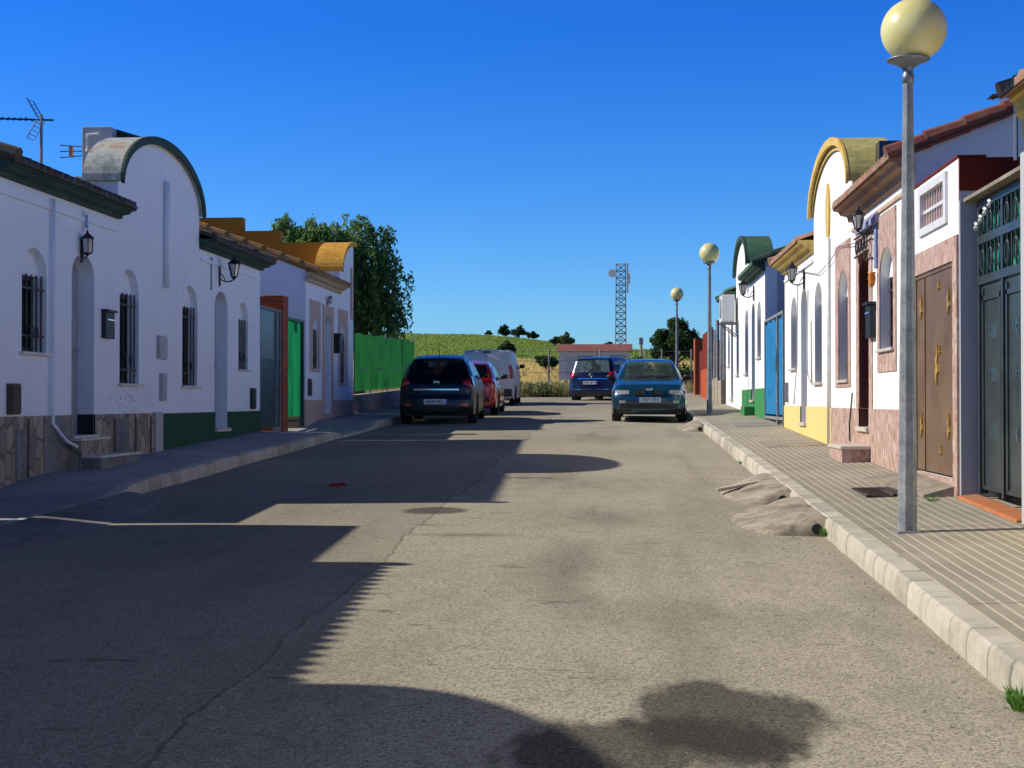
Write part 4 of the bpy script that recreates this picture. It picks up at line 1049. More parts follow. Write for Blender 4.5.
# ------------------------------------------------------------------ wall lanterns, boxes, antennas
def lantern(sd, y, z, lab, arm=.3, s=1.0, group='wall lanterns', style='taper', drop=.0):
    x, _, _ = sd.p(arm, y, z); sg = sd.sg
    t = thing('wall_lantern', lab, 'lantern', (x, y, z), group=group)
    r = .10 * s; h = .26 * s
    if style == 'taper': prof = [(r * .5, z - h * .6), (r * 1.0, z + h * .28)]
    else: prof = [(r * .85, z - h * .6), (r * .95, z + h * .35)]
    MB().lathe(x, y, prof, 6).build('glass', MT['lens_clear'], t)
    m = MB()
    for j in range(6):
        a = 2 * PI * j / 6
        m.tube([(x + (prof[0][0] + .004) * math.cos(a), y + (prof[0][0] + .004) * math.sin(a), prof[0][1]), (x + (prof[1][0] + .004) * math.cos(a), y + (prof[1][0] + .004) * math.sin(a), prof[1][1])], .009 * s, 5)
    m.lathe(x, y, [(.01, z - h * .82), (.03 * s, z - h * .72), (prof[0][0] + .01, z - h * .6), (prof[0][0], z - h * .56)], 6)
    m.lathe(x, y, [(prof[1][0] + .025 * s, prof[1][1]), (prof[1][0] + .02 * s, prof[1][1] + .02), (.05 * s, prof[1][1] + .09 * s), (.03 * s, prof[1][1] + .10 * s), (.022 * s, prof[1][1] + .13 * s), (.004, prof[1][1] + .17 * s)], 6)
    m.build('lantern_body', 'iron', t)
    b = MB(); w0 = sd.p(.0, y, z)
    b.tube([sd.p(.02, y, z - h * .75), sd.p(arm * .45, y, z - h * .95), sd.p(arm * .8, y, z - h * .9), sd.p(arm, y, z - h * .75)], .013 * s, 6)
    b.tube([sd.p(.02, y, z - h * .3), sd.p(arm * .3, y, z - h * .55), sd.p(arm * .45, y, z - h * .95)], .009 * s, 6)
    b.tube([sd.p(.012, y, z - h * 1.25), sd.p(.012, y, z + .05)], .022 * s, 6)
    b.build('bracket', 'iron', t)
    return t
lantern(LS, 15.82, 3.22, 'square black lantern fixed above the door of the near left house', .08, .66, style='box')
lantern(LS, 21.45, 3.47, 'black tapered lantern on a curved arm above the door of the green plinth house', .24, .85)
lantern(LS, 29.5, 3.56, 'small lantern above the door of the ochre trimmed house', .08, .42, style='box')
lantern(RS, 16.15, 3.46, 'black tapered lantern with a curly bracket above the door of the pink stone house', .20, .66)
lantern(RS, 22.3, 3.42, 'black tapered lantern above the door of the yellow plinth house', .20, .80)
lantern(RS, 30.6, 3.85, 'dark lantern above the door of the green gabled house', .24, .85)

def wallbox(sd, name, lab, cat, y0, y1, z0, z1, d, mat, extra=None):
    t = thing(name, lab, cat, sd.p(0, (y0 + y1) / 2, z0))
    x = sorted((sd.p(.0, 0, 0)[0], sd.p(d, 0, 0)[0]))
    MB().box(*x, y0, y1, z0, z1).build('body', mat, t, bevel=.008)
    x2 = sorted((sd.p(d, 0, 0)[0], sd.p(d + .012, 0, 0)[0]))
    if cat == 'mailbox':
        MB().box(*sorted((sd.p(-.0, 0, 0)[0], sd.p(d + .03, 0, 0)[0])), y0 - .015, y1 + .015, z1, z1 + .03).build('lid', mat, t)
        MB().box(*x2, y0 + .03, y1 - .03, z1 - .10, z1 - .085).build('slot', 'chrome', t)
    else:
        MB().box(*x2, y0 + .02, y1 - .02, z0 + .02, z1 - .02).build('cover', mat, t)
    return t
wallbox(LS, 'mailbox', 'black wall mailbox between the door and window of the near left house', 'mailbox', 16.48, 16.78, 2.16, 2.48, .06, 'black_plastic')
wallbox(LS, 'mailbox', 'black wall mailbox beside the door of the ochre trimmed house', 'mailbox', 30.25, 30.5, 2.45, 2.85, .14, 'black_plastic')
wallbox(RS, 'mailbox', 'dark mailbox beside the door of the pink stone house', 'mailbox', 16.15, 16.45, 2.12, 2.5, .07, 'black_plastic')
wallbox(LS, 'meter_box', 'grey meter box low on the near left house above the stone plinth', 'meter box', 13.86, 14.10, 1.26, 1.58, .05, 'rust')
wallbox(LS, 'meter_box', 'upper pale meter box between the two houses of the left pair', 'meter box', 18.5, 18.86, 1.97, 2.29, .03, 'grey_box')
wallbox(LS, 'meter_box', 'lower narrow grey meter box between the two houses of the left pair', 'meter box', 18.62, 18.84, 1.40, 1.78, .03, 'grey_box')
wallbox(LS, 'meter_box', 'dark narrow box low on the green plinth house near its corner', 'meter box', 23.3, 23.55, 1.26, 1.62, .04, 'black_plastic')
wallbox(LS, 'meter_box', 'dark red narrow box low on the ochre trimmed house', 'meter box', 27.7, 27.9, 1.5, 1.85, .04, 'rust')
wallbox(RS, 'meter_box', 'narrow dark box at the far corner of the yellow plinth house', 'meter box', 24.45, 24.65, 1.38, 1.72, .04, 'steel')
g = wallbox(LS, 'number_tile', 'small blue and white number tile above the lantern of the near left house', 'sign', 15.85, 16.0, 3.38, 3.62, .015, 'frame_white')
MB().box(-6.223, -6.220, 15.89, 15.96, 3.42, 3.58).build('digit', 'blueglaze', g)
# electric alarm box and dish on the brick wall
tag(MB().lathe(-6.5, 26.9, [(.01, 2.9), (.09, 2.93), (.1, 3.0), (.06, 3.06)], 10).build('outdoor_lamp', 'white_metal'), 'small round white outdoor lamp on the side wall behind the bright green gate', 'lamp')
# blue tiled street shrine canopy and flower pots on the pink house
g = thing('wall_shrine', 'blue tiled niche with iron scrolls and an orange pot on the pink stone house', 'wall decoration', (2.85, 16.2, 2.7))
MB().box(2.865, 2.898, 15.95, 16.10, 2.90, 3.40).build('tile_panel', 'bluetile_pale', g)
m = MB(); m.prism([(2.80, 3.44), (2.9, 3.56), (2.9, 3.40), (2.80, 3.38)], lambda p: (p[0], 15.9, p[1]), lambda p: (p[0], 17.0, p[1])); m.build('canopy', 'tilemix', g)
m = MB()
for k in range(4):
    yc = 16.25 + k * .2
    m.tube([(2.80, yc + .07 * math.cos(q * PI / 5), 3.22 + .08 * math.sin(q * PI / 5)) for q in range(11)], .010, 5)
m.tube([(2.80, 16.1, 3.33), (2.80, 17.0, 3.33)], .012, 6); m.tube([(2.80, 16.1, 3.11), (2.80, 17.0, 3.11)], .012, 6); m.build('iron_scroll', 'iron', g)
MB().lathe(2.83, 16.02, [(.012, 2.68), (.03, 2.71), (.045, 2.78), (.035, 2.83), (.05, 2.85)], 12).build('pot', 'orangepot', g, smooth=True)
for k, (yy, zz) in enumerate(((16.25, 3.08), (16.6, 3.06))):
    MB().lathe(2.80, yy, [(.01, zz - .08), (.025, zz - .05), (.035, zz + .03), (.04, zz + .04)], 10).build('flower_pot', 'frame_brown', g, smooth=True)

# air conditioner
g = thing('air_conditioner', 'white air conditioner outdoor unit on brackets high on the far green trimmed house', 'air conditioner', (2.7, 35.2, 3.4))
MB().box(2.50, 2.82, 34.75, 35.6, 3.36, 4.02).build('casing', 'white_metal', g, bevel=.015)
m = MB(); m.lathe(0, 0, [(.02, 0), (.24, 0), (.25, .02)], 20)
m.v = [(2.495 - z, 35.1 + x, 3.7 + y) for x, y, z in m.v]; m.build('fan_grille', 'grey_box', g)
for a in (34.9, 35.4): MB().box(2.48, 2.9, a, a + .04, 3.31, 3.35).tube([(2.52, a + .02, 3.32), (2.89, a + .02, 3.0)], .014, 5).build('bracket', 'steel', g)

# chimney block behind the left round gable with its dark cowl
g = thing('chimney', 'grey box chimney rising behind the weathered round gable on the left', 'chimney', (-7.1, 17.5, 4.3))
MB().box(-6.97, -6.52, 17.35, 18.55, 3.8, 5.0).v
m = MB(); m.box(-7.14, -6.74, 18.1, 18.65, 3.6, 5.05); m.build('stack', 'grey_plaster', g, bevel=.01)
MB().prism([(-6.735, 4.72), (-6.735, 5.05), (-6.35, 4.93), (-6.35, 4.85)], lambda p: (p[0] - .001, 18.3, p[1]), lambda p: (p[0], 18.66, p[1])).build('cowl', 'iron', g)
m = MB(); m.tube([(-7.06, 18.08, 4.72), (-7.06, 18.08, 4.94), (-6.90, 18.08, 4.95)], .022, 6); m.build('pipe', 'frame_white', g)

def antenna(lab, x, y, z0, h, boom, n, rot, tilt=0, reflector=True):
    t = thing('tv_antenna', lab, 'antenna', (x, y, z0))
    MB().tube([(x, y, z0), (x, y, z0 + h)], .018, 6).build('mast', 'steel', t)
    m = MB(); c, s = math.cos(rot), math.sin(rot); zt = z0 + h - .06
    def W(a, b, dz): return (x + a * c - b * s, y + a * s + b * c, zt + dz + a * tilt)
    m.tube([W(-.15, 0, 0), W(boom, 0, 0)], .012, 5)
    for k in range(n):
        a = .15 + (boom - .15) * k / (n - 1); l = .09 if k else .12; m.tube([W(a, -l, 0), W(a, l, 0)], .007, 4)
    if reflector:
        for q in (-1, 1):
            for k in range(5):
                b = .04 + k * .048; m.tube([W(.02 + b * .55, -.1, q * b), W(.02 + b * .55, .1, q * b)], .004, 4)
            for e in (-.1, .1): m.tube([W(.0, e, 0), W(.14, e, q * .24)], .006, 4)
    m.build('boom', 'iron', t)
    return t
antenna('tv antenna on a tall thin mast above the near left roof', -6.95, 16.35, 3.9, .95, .75, 9, R(181), .04)
g = thing('tv_antenna', 'small three rod antenna with an orange block beside the grey chimney', 'antenna', (-7.3, 18.4, 4.6))
m = MB()
for k in (-1, 0, 1): m.tube([(-7.24, 18.4, 4.78 + k * .06), (-7.56, 18.4, 4.78 + k * .085)], .008, 5)
m.tube([(-7.4, 18.4, 4.70), (-7.4, 18.4, 4.86)], .01, 5); m.build('rod', 'steel', g)
MB().box(-7.425, -7.38, 18.37, 18.43, 4.72, 4.84).build('orange_block', 'orangepot', g)
antenna('thin antenna with wire frame above the dark red verge on the right', 3.93, 15.6, 4.05, .42, .40, 3, R(178), -.1, False)
antenna('small dark antenna at the top right edge by the yellow cornice', 3.2, 11.6, 3.35, .58, .2, 4, R(180), 0, False)
g = tag(MB().box(3.14, 3.42, 17.25, 17.5, 4.0, 4.56).build('solar_tank', 'solar'), 'dark box on the roof right behind the yellow round gable', 'tank')

# ------------------------------------------------------------------ steps and pavement details
g = thing('door_steps', 'two low steps with pale slabs at the door of the near left house', 'steps', (-6, 15.9, .6))
MB().box(-6.10, -6.23, 15.48, 16.32, .5, .945).build('upper_step', 'oldstone', g)
MB().box(-6.08, -6.229, 15.46, 16.36, .946, .975).build('upper_slab', 'marble', g, bevel=.005)
MB().box(-5.88, -6.099, 15.5, 16.75, .5, .75).build('lower_step', 'concrete_dark', g)
MB().box(-5.86, -6.098, 15.47, 16.8, .751, .78).build('lower_slab', 'marble', g, bevel=.005)
g = thing('door_step', 'single stone faced step with pale slab under the door of the pink stone house', 'step', (2.7, 17, .7))
MB().box(2.56, 2.879, 16.45, 17.4, .6, .84).build('block', 'pinkstone', g)
MB().box(2.54, 2.878, 16.42, 17.43, .841, .88).build('slab', 'marble', g, bevel=.005)
g = thing('door_step', 'green painted step under the door of the green gabled house', 'step', (2.7, 31, 1.0))
MB().box(2.66, 2.88, 30.4, 31.3, 1.0, 1.28).build('block', 'green_bright', g, bevel=.01)
g = thing('drain_grate', 'rusty ribbed iron grate set in the right pavement left of the near lamp', 'grate', (2.3, 12.7, .58))
def pz(x, y): return pavr(x, y)
m = MB()
for k in range(11):
    y = 12.55 + k * .075; m.box(2.18, 2.62, y, y + .035, pz(2.3, y) - .01, pz(2.3, y) + .012)
for x in (2.16, 2.39, 2.62): m.box(x, x + .03, 12.53, 13.35, pz(x, 12.9) - .012, pz(x, 12.9) + .014)
m.build('bars', 'rust', g)
tag(MB().quad((2.16, 12.5, pz(2.16, 12.5) + .004), (2.65, 12.5, pz(2.65, 12.5) + .004), (2.65, 13.4, pz(2.65, 13.4) + .004), (2.16, 13.4, pz(2.16, 13.4) + .004)).build('grate_shade', 'iron'), 'flat dark sheet painted as the shade below the rusty pavement grate', 'drain')  # flat black sheet on the paving, shade between the bars given by colour
def slab(name, lab, cat, y0, y1, x0, x1, h, mat):
    m = MB(); m.prism([(x0, y0), (x1, y0), (x1, y1), (x0, y1)], lambda p: (p[0], p[1], pz(*p) + h), lambda p: (p[0], p[1], pz(*p) - .05)); return tag(m.build(name, mat), lab, cat)
slab('cover_plate', 'smooth concrete cover slab in the right pavement in front of the yellow plinth house', 'slab', 19.6, 21.0, 2.05, 2.85, .006, 'concrete')
slab('cover_plate', 'far concrete cover slab in the pavement before the blue gate', 'slab', 25.6, 27.0, 2.1, 2.8, .006, 'concrete')

# concrete wedges in the gutter with their drain pipes
def wedge(lab, y0, y1, xo, planks=False):
    t = thing('kerb_ramp', lab, 'ramp', (KR - .3, (y0 + y1) / 2, gz(y0)))
    m = MB(); nx, ny = 9, 16
    rnd = random.Random(int(y0 * 10))
    for j in range(ny + 1):
        v = j / ny; y = y0 + (y1 - y0) * v
        rnd_e = 1 - .35 * abs(2 * v - 1) ** 2.5
        for i in range(nx + 1):
            u = i / nx
            x = KR + .01 - xo * u * rnd_e + rnd.uniform(-.012, .012) * (u > .1)
            hh = (.125 - .005) * (1 - sstep(u)) + .012
            if v > .97: hh *= .65
            hh += .006 * (u < .9) * (.5 + .5 * math.sin(v * 9 + u * 4))
            if u == 1: hh = -.02
            m.v.append((x, y + rnd.uniform(-.02, .02) * (0 < j < ny), gz(y) + hh + rnd.uniform(-.006, .006)))
    W_ = nx + 1
    m.f = [(j*W_+i, j*W_+i+1, (j+1)*W_+i+1, (j+1)*W_+i) for j in range(ny) for i in range(nx)]
    b0 = len(m.v)   # front skirt
    for j in (0, ny):
        for i in range(W_):
            p = m.v[j*W_+i]; m.v.append((p[0], p[1], gz(p[1]) - .05))
    for i in range(nx):
        m.f.append((i, i+1, b0+i+1, b0+i)); m.f.append((ny*W_+i, ny*W_+i+1, b0+W_+i+1, b0+W_+i))
    m.build('concrete_wedge', 'wedge', t, smooth=True)
    p = MB(); p.tube([(KR - .06, y0 - .012, gz(y0) + .045), (KR - .06, y0 + .15, gz(y0) + .045)], .042, 12); p.build('pipe_end', 'black_plastic', t)
    if planks:
        q = MB(); q.prism([(y0 + .9, .0), (y0 + 1.0, .0), (y0 + 1.0, .03), (y0 + .9, .03)], lambda a: (KR, a[0] + .45, gz(a[0]) + .115 + a[1]), lambda a: (KR - .62, a[0] - .1, gz(a[0]) + .035 + a[1]))
        q.build('kerb_plank', 'kerb', t)
wedge('near concrete wedge in the right gutter with a black pipe mouth', 11.15, 12.95, .68)
wedge('farther cracked concrete wedge in the right gutter with a pale batten across it', 13.45, 15.6, .62, True)
wedge('distant concrete patch in the gutter beside the teal car', 27.2, 29.6, .5)
# left wedge pads
t = thing('kerb_ramp', 'worn dark concrete ramp in the left gutter by the lowered kerb', 'ramp', (-4.8, 12, .4))
m = MB(); nx, ny = 8, 14
for j in range(ny + 1):
    y = 9.4 + 4.4 * j / ny; e = 1 - .5 * abs(2 * j / ny - 1) ** 3
    for i in range(nx + 1):
        u = i / nx; m.v.append((-4.97 + .75 * u * e, y, gz(y) + .05 * (1 - sstep(u)) + .004 - (.03 if u == 1 else 0)))
m.f = [(j*(nx+1)+i, j*(nx+1)+i+1, (j+1)*(nx+1)+i+1, (j+1)*(nx+1)+i) for j in range(ny) for i in range(nx)]
m.build('slab', 'concrete_dark', t, smooth=True)

# litter
m = MB(); x, y = -3.15, 14.9; m.quad((x, y, roadz(x, y) + .01), (x + .16, y + .03, roadz(x, y) + .05), (x + .2, y + .14, roadz(x, y) + .01), (x + .03, y + .12, roadz(x, y) + .04))
tag(m.build('litter', 'redrag'), 'small crumpled red scrap lying on the shaded road', 'litter')
m = MB()
rnd = random.Random(3)
for k in range(260):
    x = KR - abs(rnd.gauss(0, .18)) - .02 if k < 200 else rnd.uniform(-1, 1.3); y = rnd.uniform(4.2, 18); s = rnd.uniform(.003, .009)
    z = roadz(x, y)
    m.v += [(x - s, y - s * .7, z), (x + s, y - s, z), (x + s * .6, y + s, z), (x - s * .5, y + s, z), (x, y, z + s * 1.2)]
    i = len(m.v) - 5; m.f += [(i, i+1, i+4), (i+1, i+2, i+4), (i+2, i+3, i+4), (i+3, i, i+4)]
tag(m.build('gravel', 'concrete_dark'), 'loose grit along the right gutter', 'gravel', kind='stuff')

def tuft(lab, x, y, z, n, h, spread, mat='grassgreen'):
    m = MB(); rnd = random.Random(int(x * 100 + y * 10))
    for k in range(n):
        a = rnd.uniform(0, 2 * PI); r = rnd.uniform(0, spread * .4); hh = h * rnd.uniform(.5, 1); w = .002 + h * .018
        bx, by = x + r * math.cos(a), y + r * math.sin(a); tx, ty = bx + math.cos(a) * spread * rnd.uniform(.3, 1), by + math.sin(a) * spread * rnd.uniform(.3, 1)
        mx, my = (bx + tx) / 2, (by + ty) / 2
        m.quad((bx - w, by, z), (bx + w, by, z), (mx + w, my, z + hh * .7), (mx - w, my, z + hh * .7)); m.quad((mx - w, my, z + hh * .7), (mx + w, my, z + hh * .7), (tx, ty, z + hh))
    return tag(m.build('weed', mat), lab, 'weed')
tuft('green weed growing at the kerb foot in the bottom right corner', KR - .03, 5.66, gz(5.66), 70, .10, .09)
tuft('small green weed at the pipe mouth of the near gutter wedge', KR - .02, 11.02, gz(11.1), 40, .07, .05)
tuft('tiny weed at the kerb before the farther gutter wedge', KR - .02, 18.6, gz(18.6), 22, .05, .05)
tuft('small weed on the pavement beside the entrance ramp', 2.62, 12.05, pz(2.62, 12.05), 26, .05, .1)

# ------------------------------------------------------------------ cars
def interp_profile(pts, step=.07):
    out = [pts[0]]
    for a, b in zip(pts, pts[1:]):
        d = math.hypot(b[0]-a[0], b[1]-a[1]); n = max(1, int(d / step + .5))
        for k in range(1, n+1): out.append((a[0]+(b[0]-a[0])*k/n, a[1]+(b[1]-a[1])*k/n))
    return out
class Car:
    """u = distance back from the front bumper; the car looks along local -y; body in its own coordinates"""
    def __init__(s, name, label, L, W, prof, iA, iB, iC, iD, belt, wheels, wr, paint, glass, rear_glass, pillars, win_x, roofw=.80, zb=.20, bow=.10, rearbow=.06, solid_rear=False, rim='alloy', front_solid=False, shoulder=.09):
        s.shoulder = shoulder
        s.L, s.W, s.belt, s.roofw, s.zb = L, W, belt, roofw, zb
        s.bow, s.rearbow = bow, rearbow
        s.H = max(p[1] for p in prof)
        s.t = thing(name, label, 'car', world=False)
        s.raw = prof
        s.prof = interp_profile(prof)
        s.wheels, s.wr = wheels, wr
        tl = [0, .2, .4, .6, .74, .84, .90, .94, .97, .99, 1]
        s.tl = [-x for x in tl[:0:-1]] + tl
        A, B, C_, D = [s.find(prof[i]) for i in (iA, iB, iC, iD)]
        s.A, s.B, s.C, s.D = A, B, C_, D
        body, ws, rg, sw = MB(), MB(), MB(), {}
        n = len(s.prof); T = len(s.tl)
        for k in range(n):
            for t in s.tl: body.v.append(s.top(k, t))
        gt = [abs(t) for t in s.tl]
        for k in range(n-1):
            for j in range(T-1):
                a = (k*T+j, k*T+j+1, (k+1)*T+j+1, (k+1)*T+j)
                inside = max(abs(s.tl[j]), abs(s.tl[j+1])) <= .841
                if inside and A <= k < B and not front_solid: ws.quad(*[body.v[q] for q in a])
                elif inside and C_ <= k < D and not solid_rear: rg.quad(*[body.v[q] for q in a])
                else: body.f.append(a)
        lev = [zb + (belt - zb) * q / 9 for q in range(10)]
        for sgn in (-1, 1):
            base = len(body.v); nl = len(lev) + 3
            for k in range(n):
                rx, ry, rz = s.rim(k)
                if rz > belt + .12: zz = lev + [belt + .03, rz - .045, rz]
                else: zz = [min(l, rz) for l in lev] + [rz, rz, rz]
                for z in zz:
                    x, y = s.rimx(k), s.w(s.rimx(k), z) if z < rz - .0005 else None
                    body.v.append(s.deform((x, sgn * (y if y is not None else ry), z)))
            for k in range(n-1):
                for q in range(nl-1):
                    a = (base+k*nl+q, base+(k+1)*nl+q, base+(k+1)*nl+q+1, base+k*nl+q+1)
                    pts = [Vector(body.v[i]) for i in a]
                    c = (pts[0]+pts[1]+pts[2]+pts[3]) / 4
                    u = s.ux(c)
                    if c.z < belt:
                        hit = False
                        for wx in wheels:
                            R_ = wr + .055
                            if math.hypot(u - wx, c.z - wr) < R_: hit = True
                        if hit: continue
                    xx = (s.rimx(k) + s.rimx(k+1)) / 2
                    if q == nl-3 and s.rim(k)[2] > belt + .16 and s.rim(k+1)[2] > belt + .16:
                        w_ = [i for i, (x0, x1) in enumerate(win_x) if x0 <= xx <= x1]
                        if w_: sw.setdefault((sgn, w_[0]), MB()).quad(*pts); continue
                    if (pts[0]-pts[1]).length < 1e-6 and (pts[2]-pts[3]).length < 1e-6: continue
                    body.f.append(a)
            for i in range(base, len(body.v)):     # snap round the wheel arches
                v = Vector(body.v[i]); u = s.ux(v)
                if v.z > belt: continue
                for wx in wheels:
                    d = math.hypot(u - wx, v.z - wr); R_ = wr + .05
                    if .5 * R_ < d < R_ + .035:
                        f = R_ / d; nu = wx + (u - wx) * f; nz = max(zb, wr + (v.z - wr) * f); body.v[i] = (v.x, v.y + (nu - u), nz)
        s.body = body.build('body', paint, s.t, smooth=True)
        es = s.body.modifiers.new('es', 'EDGE_SPLIT'); es.split_angle = R(42)
        gm = glass
        if ws.f: ws.build('windscreen', gm, s.t, smooth=True)
        if rg.f: rg.build('rear_window', rear_glass, s.t, smooth=True)
        for key, m in sw.items(): m.build('side_window', gm, s.t, smooth=True)
        # underbody and wheelhouses
        m = MB(); m.box(-W/2 + .14, W/2 - .14, .25, L - .2, zb - .02, zb + .12)
        for wx in wheels:
            for sg in (-1, 1):
                m.box(sg * (W/2 - .30), sg * (W/2 - .27), wx - .40, wx + .40, .18, wr * 2 + .10)
        m.build('underbody', 'iron', s.t)
        for wx in wheels:
            for sg in (-1, 1): s.wheel(wx, sg, rim)
        # seats and dashboard
        m = MB()
        if not front_solid:
            m.box(-W/2 + .2, W/2 - .2, s.raw[iA][0] - .02, s.raw[iA][0] + .50, belt - .32, belt - .04)
            m.build('dashboard', 'seat', s.t, bevel=.03)
            for sx in (-.36, .36):
                q = MB(); y0 = s.raw[iA][0] + 1.25
                q.prism([(-.24, .0), (.24, .0), (.24, .42), (.17, .58), (-.17, .58), (-.24, .42)], lambda p: (sx + p[0], y0, belt - .45 + p[1]), lambda p: (sx + p[0], y0 + .14, belt - .45 + p[1] + .0))
                q.prism([(-.13, .60), (.13, .60), (.13, .76), (.08, .80), (-.08, .80), (-.13, .76)], lambda p: (sx + p[0], y0 + .04, belt - .45 + p[1]), lambda p: (sx + p[0], y0 + .13, belt - .45 + p[1]))
                q.build('front_seat', 'seat', s.t, bevel=.03)
            q = MB(); y0 = s.raw[iA][0] + 2.15
            if y0 < L - .5:
                q.box(-.6, .6, y0, y0 + .15, belt - .5, belt + .08); q.build('rear_seat', 'seat', s.t, bevel=.04)
    def find(s, p): return min(range(len(s.prof)), key=lambda i: (s.prof[i][0]-p[0])**2 + (s.prof[i][1]-p[1])**2)
    def w(s, x, z):
        k = abs(2*x/s.L - 1)
        pl = 1 - .07 * k**5
        zw = .52
        if z < zw: v = 1 - .05 * ((zw - z)/zw)**2
        elif z < s.belt: v = 1 - s.shoulder * ((z - zw)/(s.belt - zw))**2
        else: v = 1 - s.shoulder - (1 - s.shoulder - s.roofw) * min(1, ((z - s.belt)/(s.H - s.belt)))**1.1
        return s.W/2 * pl * v
    def normal(s, k):
        a = s.prof[max(0, k-1)]; b = s.prof[min(len(s.prof)-1, k+1)]
        dx, dz = b[0]-a[0], b[1]-a[1]; l = math.hypot(dx, dz) or 1
        return (-dz/l, dx/l)
    def cf(s, t):
        t = abs(t); q = max(0, (t - .80)/.20)
        return .02*t*t + .075*(1 - math.sqrt(max(0, 1 - q*q)))
    def raw_top(s, k, t, off=0):
        kk = int(k); f = k - kk; k2 = min(kk+1, len(s.prof)-1)
        x = s.prof[kk][0]*(1-f) + s.prof[k2][0]*f; z = s.prof[kk][1]*(1-f) + s.prof[k2][1]*f
        nx, nz = s.normal(kk); c = s.cf(t) - off
        return (x - nx*c, t*s.w(x, z), z - nz*c)
    def top(s, k, t, off=0): return s.deform(s.raw_top(k, t, off))
    def rim(s, k): return s.raw_top(k, 1)
    def rimx(s, k): return s.rim(k)[0]
    def deform(s, p):
        x, y, z = p; q = min(1, abs(y)/(s.W/2))
        f = max(0, 1 - x/ (s.L*.22)); r = max(0, 1 - (s.L-x)/(s.L*.2))
        x = x + s.bow*2.0*q**3*f*f*.9 - s.rearbow*2.0*q**3*r*r*.9
        return (y, x, z)         # local: x lateral, y back
    def ux(s, v): return v[1]
    def kz(s, z, rear=False):
        """profile index at height z on the front (or rear) face"""
        rng = range(len(s.prof)//2) if not rear else range(len(s.prof)-1, len(s.prof)//2, -1)
        best = None
        for i in rng:
            j = i+1 if not rear else i-1
            a, b = s.prof[i][1], s.prof[j][1]
            if (a - z)*(b - z) <= 0 and a != b:
                f = (z-a)/(b-a); return i + (f if not rear else -f)
        return s.find((0 if not rear else s.L, z))
    def patch(s, z0, z1, t0, t1, name, mat, rear=False, off=.012, parent=None, nk=5, nt=8, taper=0):
        a, b = s.kz(z0, rear), s.kz(z1, rear)
        m = MB(); g = []
        for i in range(nk+1):
            k = a + (b-a)*i/nk
            row = []
            for j in range(nt+1):
                f = j/nt; t = t0 + (t1-t0)*f
                kk = k
                if taper:
                    g_ = (1-f) if abs(t0) < abs(t1) else f
                    kk = a + (b-a)*(i/nk*(1 - taper*g_) + taper*g_*.5)
                row.append((kk, t))
            g.append(row)
        for i in range(nk):
            for j in range(nt):
                for o in (off,):
                    m.quad(s.top(*g[i][j], o), s.top(*g[i][j+1], o), s.top(*g[i+1][j+1], o), s.top(*g[i+1][j], o))
        # edges down to the body
        bd = [g[0][j] for j in range(nt+1)] + [g[i][nt] for i in range(1, nk+1)] + [g[nk][j] for j in range(nt-1, -1, -1)] + [g[i][0] for i in range(nk-1, -1, -1)]
        for p, q in zip(bd, bd[1:]): m.quad(s.top(*p, off), s.top(*q, off), s.top(*q, -.004), s.top(*p, -.004))
        return m.build(name, mat, parent or s.t, smooth=False)
    def side(s, sgn, pts, name, mat, off=.006, parent=None):
        """pts: columns (x, z0, z1) on the flank"""
        m = MB()
        for (xa, a0, a1), (xb, b0, b1) in zip(pts, pts[1:]):
            n = 4
            for i in range(n):
                q = []
                for (x, l, u, f) in ((xa, a0, a1, i/n), (xb, b0, b1, i/n), (xb, b0, b1, (i+1)/n), (xa, a0, a1, (i+1)/n)):
                    z = l + (u-l)*f; q.append(s.deform((x, sgn*(s.w(x, z)+off), z)))
                m.quad(*q)
        return m.build(name, mat, parent or s.t)
    def wheel(s, wx, sg, rim):
        r = s.wr; x = sg*(s.W/2 - .115)
        m = MB(); pr = [(r*.62, -.095), (r*.93, -.10), (r, -.07), (r, .07), (r*.93, .10), (r*.62, .095)]
        n = 28; rings = []
        for (rr, o) in pr:
            i = len(m.v)
            for j in range(n): a = 2*PI*j/n; m.v.append((x + o, wx + rr*math.cos(a), r + rr*math.sin(a)))
            rings.append(i)
        for a, b in zip(rings, rings[1:]+rings[:1]):
            for j in range(n): m.f.append((a+j, a+(j+1) % n, b+(j+1) % n, b+j))
        w = m.build('wheel', 'rubber', s.t, smooth=False)
        m = MB(); xo = x + sg*.075
        for j in range(10):
            a0 = 2*PI*j/10; a1 = a0 + 2*PI/10*.55
            m.quad(*[(xo, wx + q*math.cos(a), r + q*math.sin(a)) for q, a in ((r*.12, a0), (r*.58, a0), (r*.58, a1), (r*.12, a1))])
        for (q0, q1) in ((.55, .64), (.0, .16)):
            for j in range(24):
                a0, a1 = 2*PI*j/24, 2*PI*(j+1)/24
                m.quad(*[(xo + sg*.004, wx + q*r*math.cos(a), r + q*r*math.sin(a)) for q, a in ((q0, a0), (q1, a0), (q1, a1), (q0, a1))])
        m.build('rim', rim, w)
        m = MB(); m.lathe(0, 0, [(.01, 0), (r*.6, 0)], 20); m.v = [(x + sg*.05, wx + a, r + b) for a, b, c in m.v]; m.build('brake_disc', 'iron', w)
    def mirror(s, sg, x, z, mat):
        m = MB(); y = s.w(x, z)
        c = Vector((sg*(y + .11), x, z + .07))
        m.lathe(0, 0, [(.001, -.09), (.06, -.075), (.085, -.02), (.088, .03), (.07, .075), (.001, .085)], 10)
        m.v = [(c.x + a*1.15, c.y + b*.55, c.z + q*.75) for a, b, q in m.v]
        m.tube([(sg*(y - .02), x + .02, z + .0), (c.x, c.y + .02, c.z - .03)], .02, 6)
        m.build('wing_mirror', mat, s.t, smooth=True)
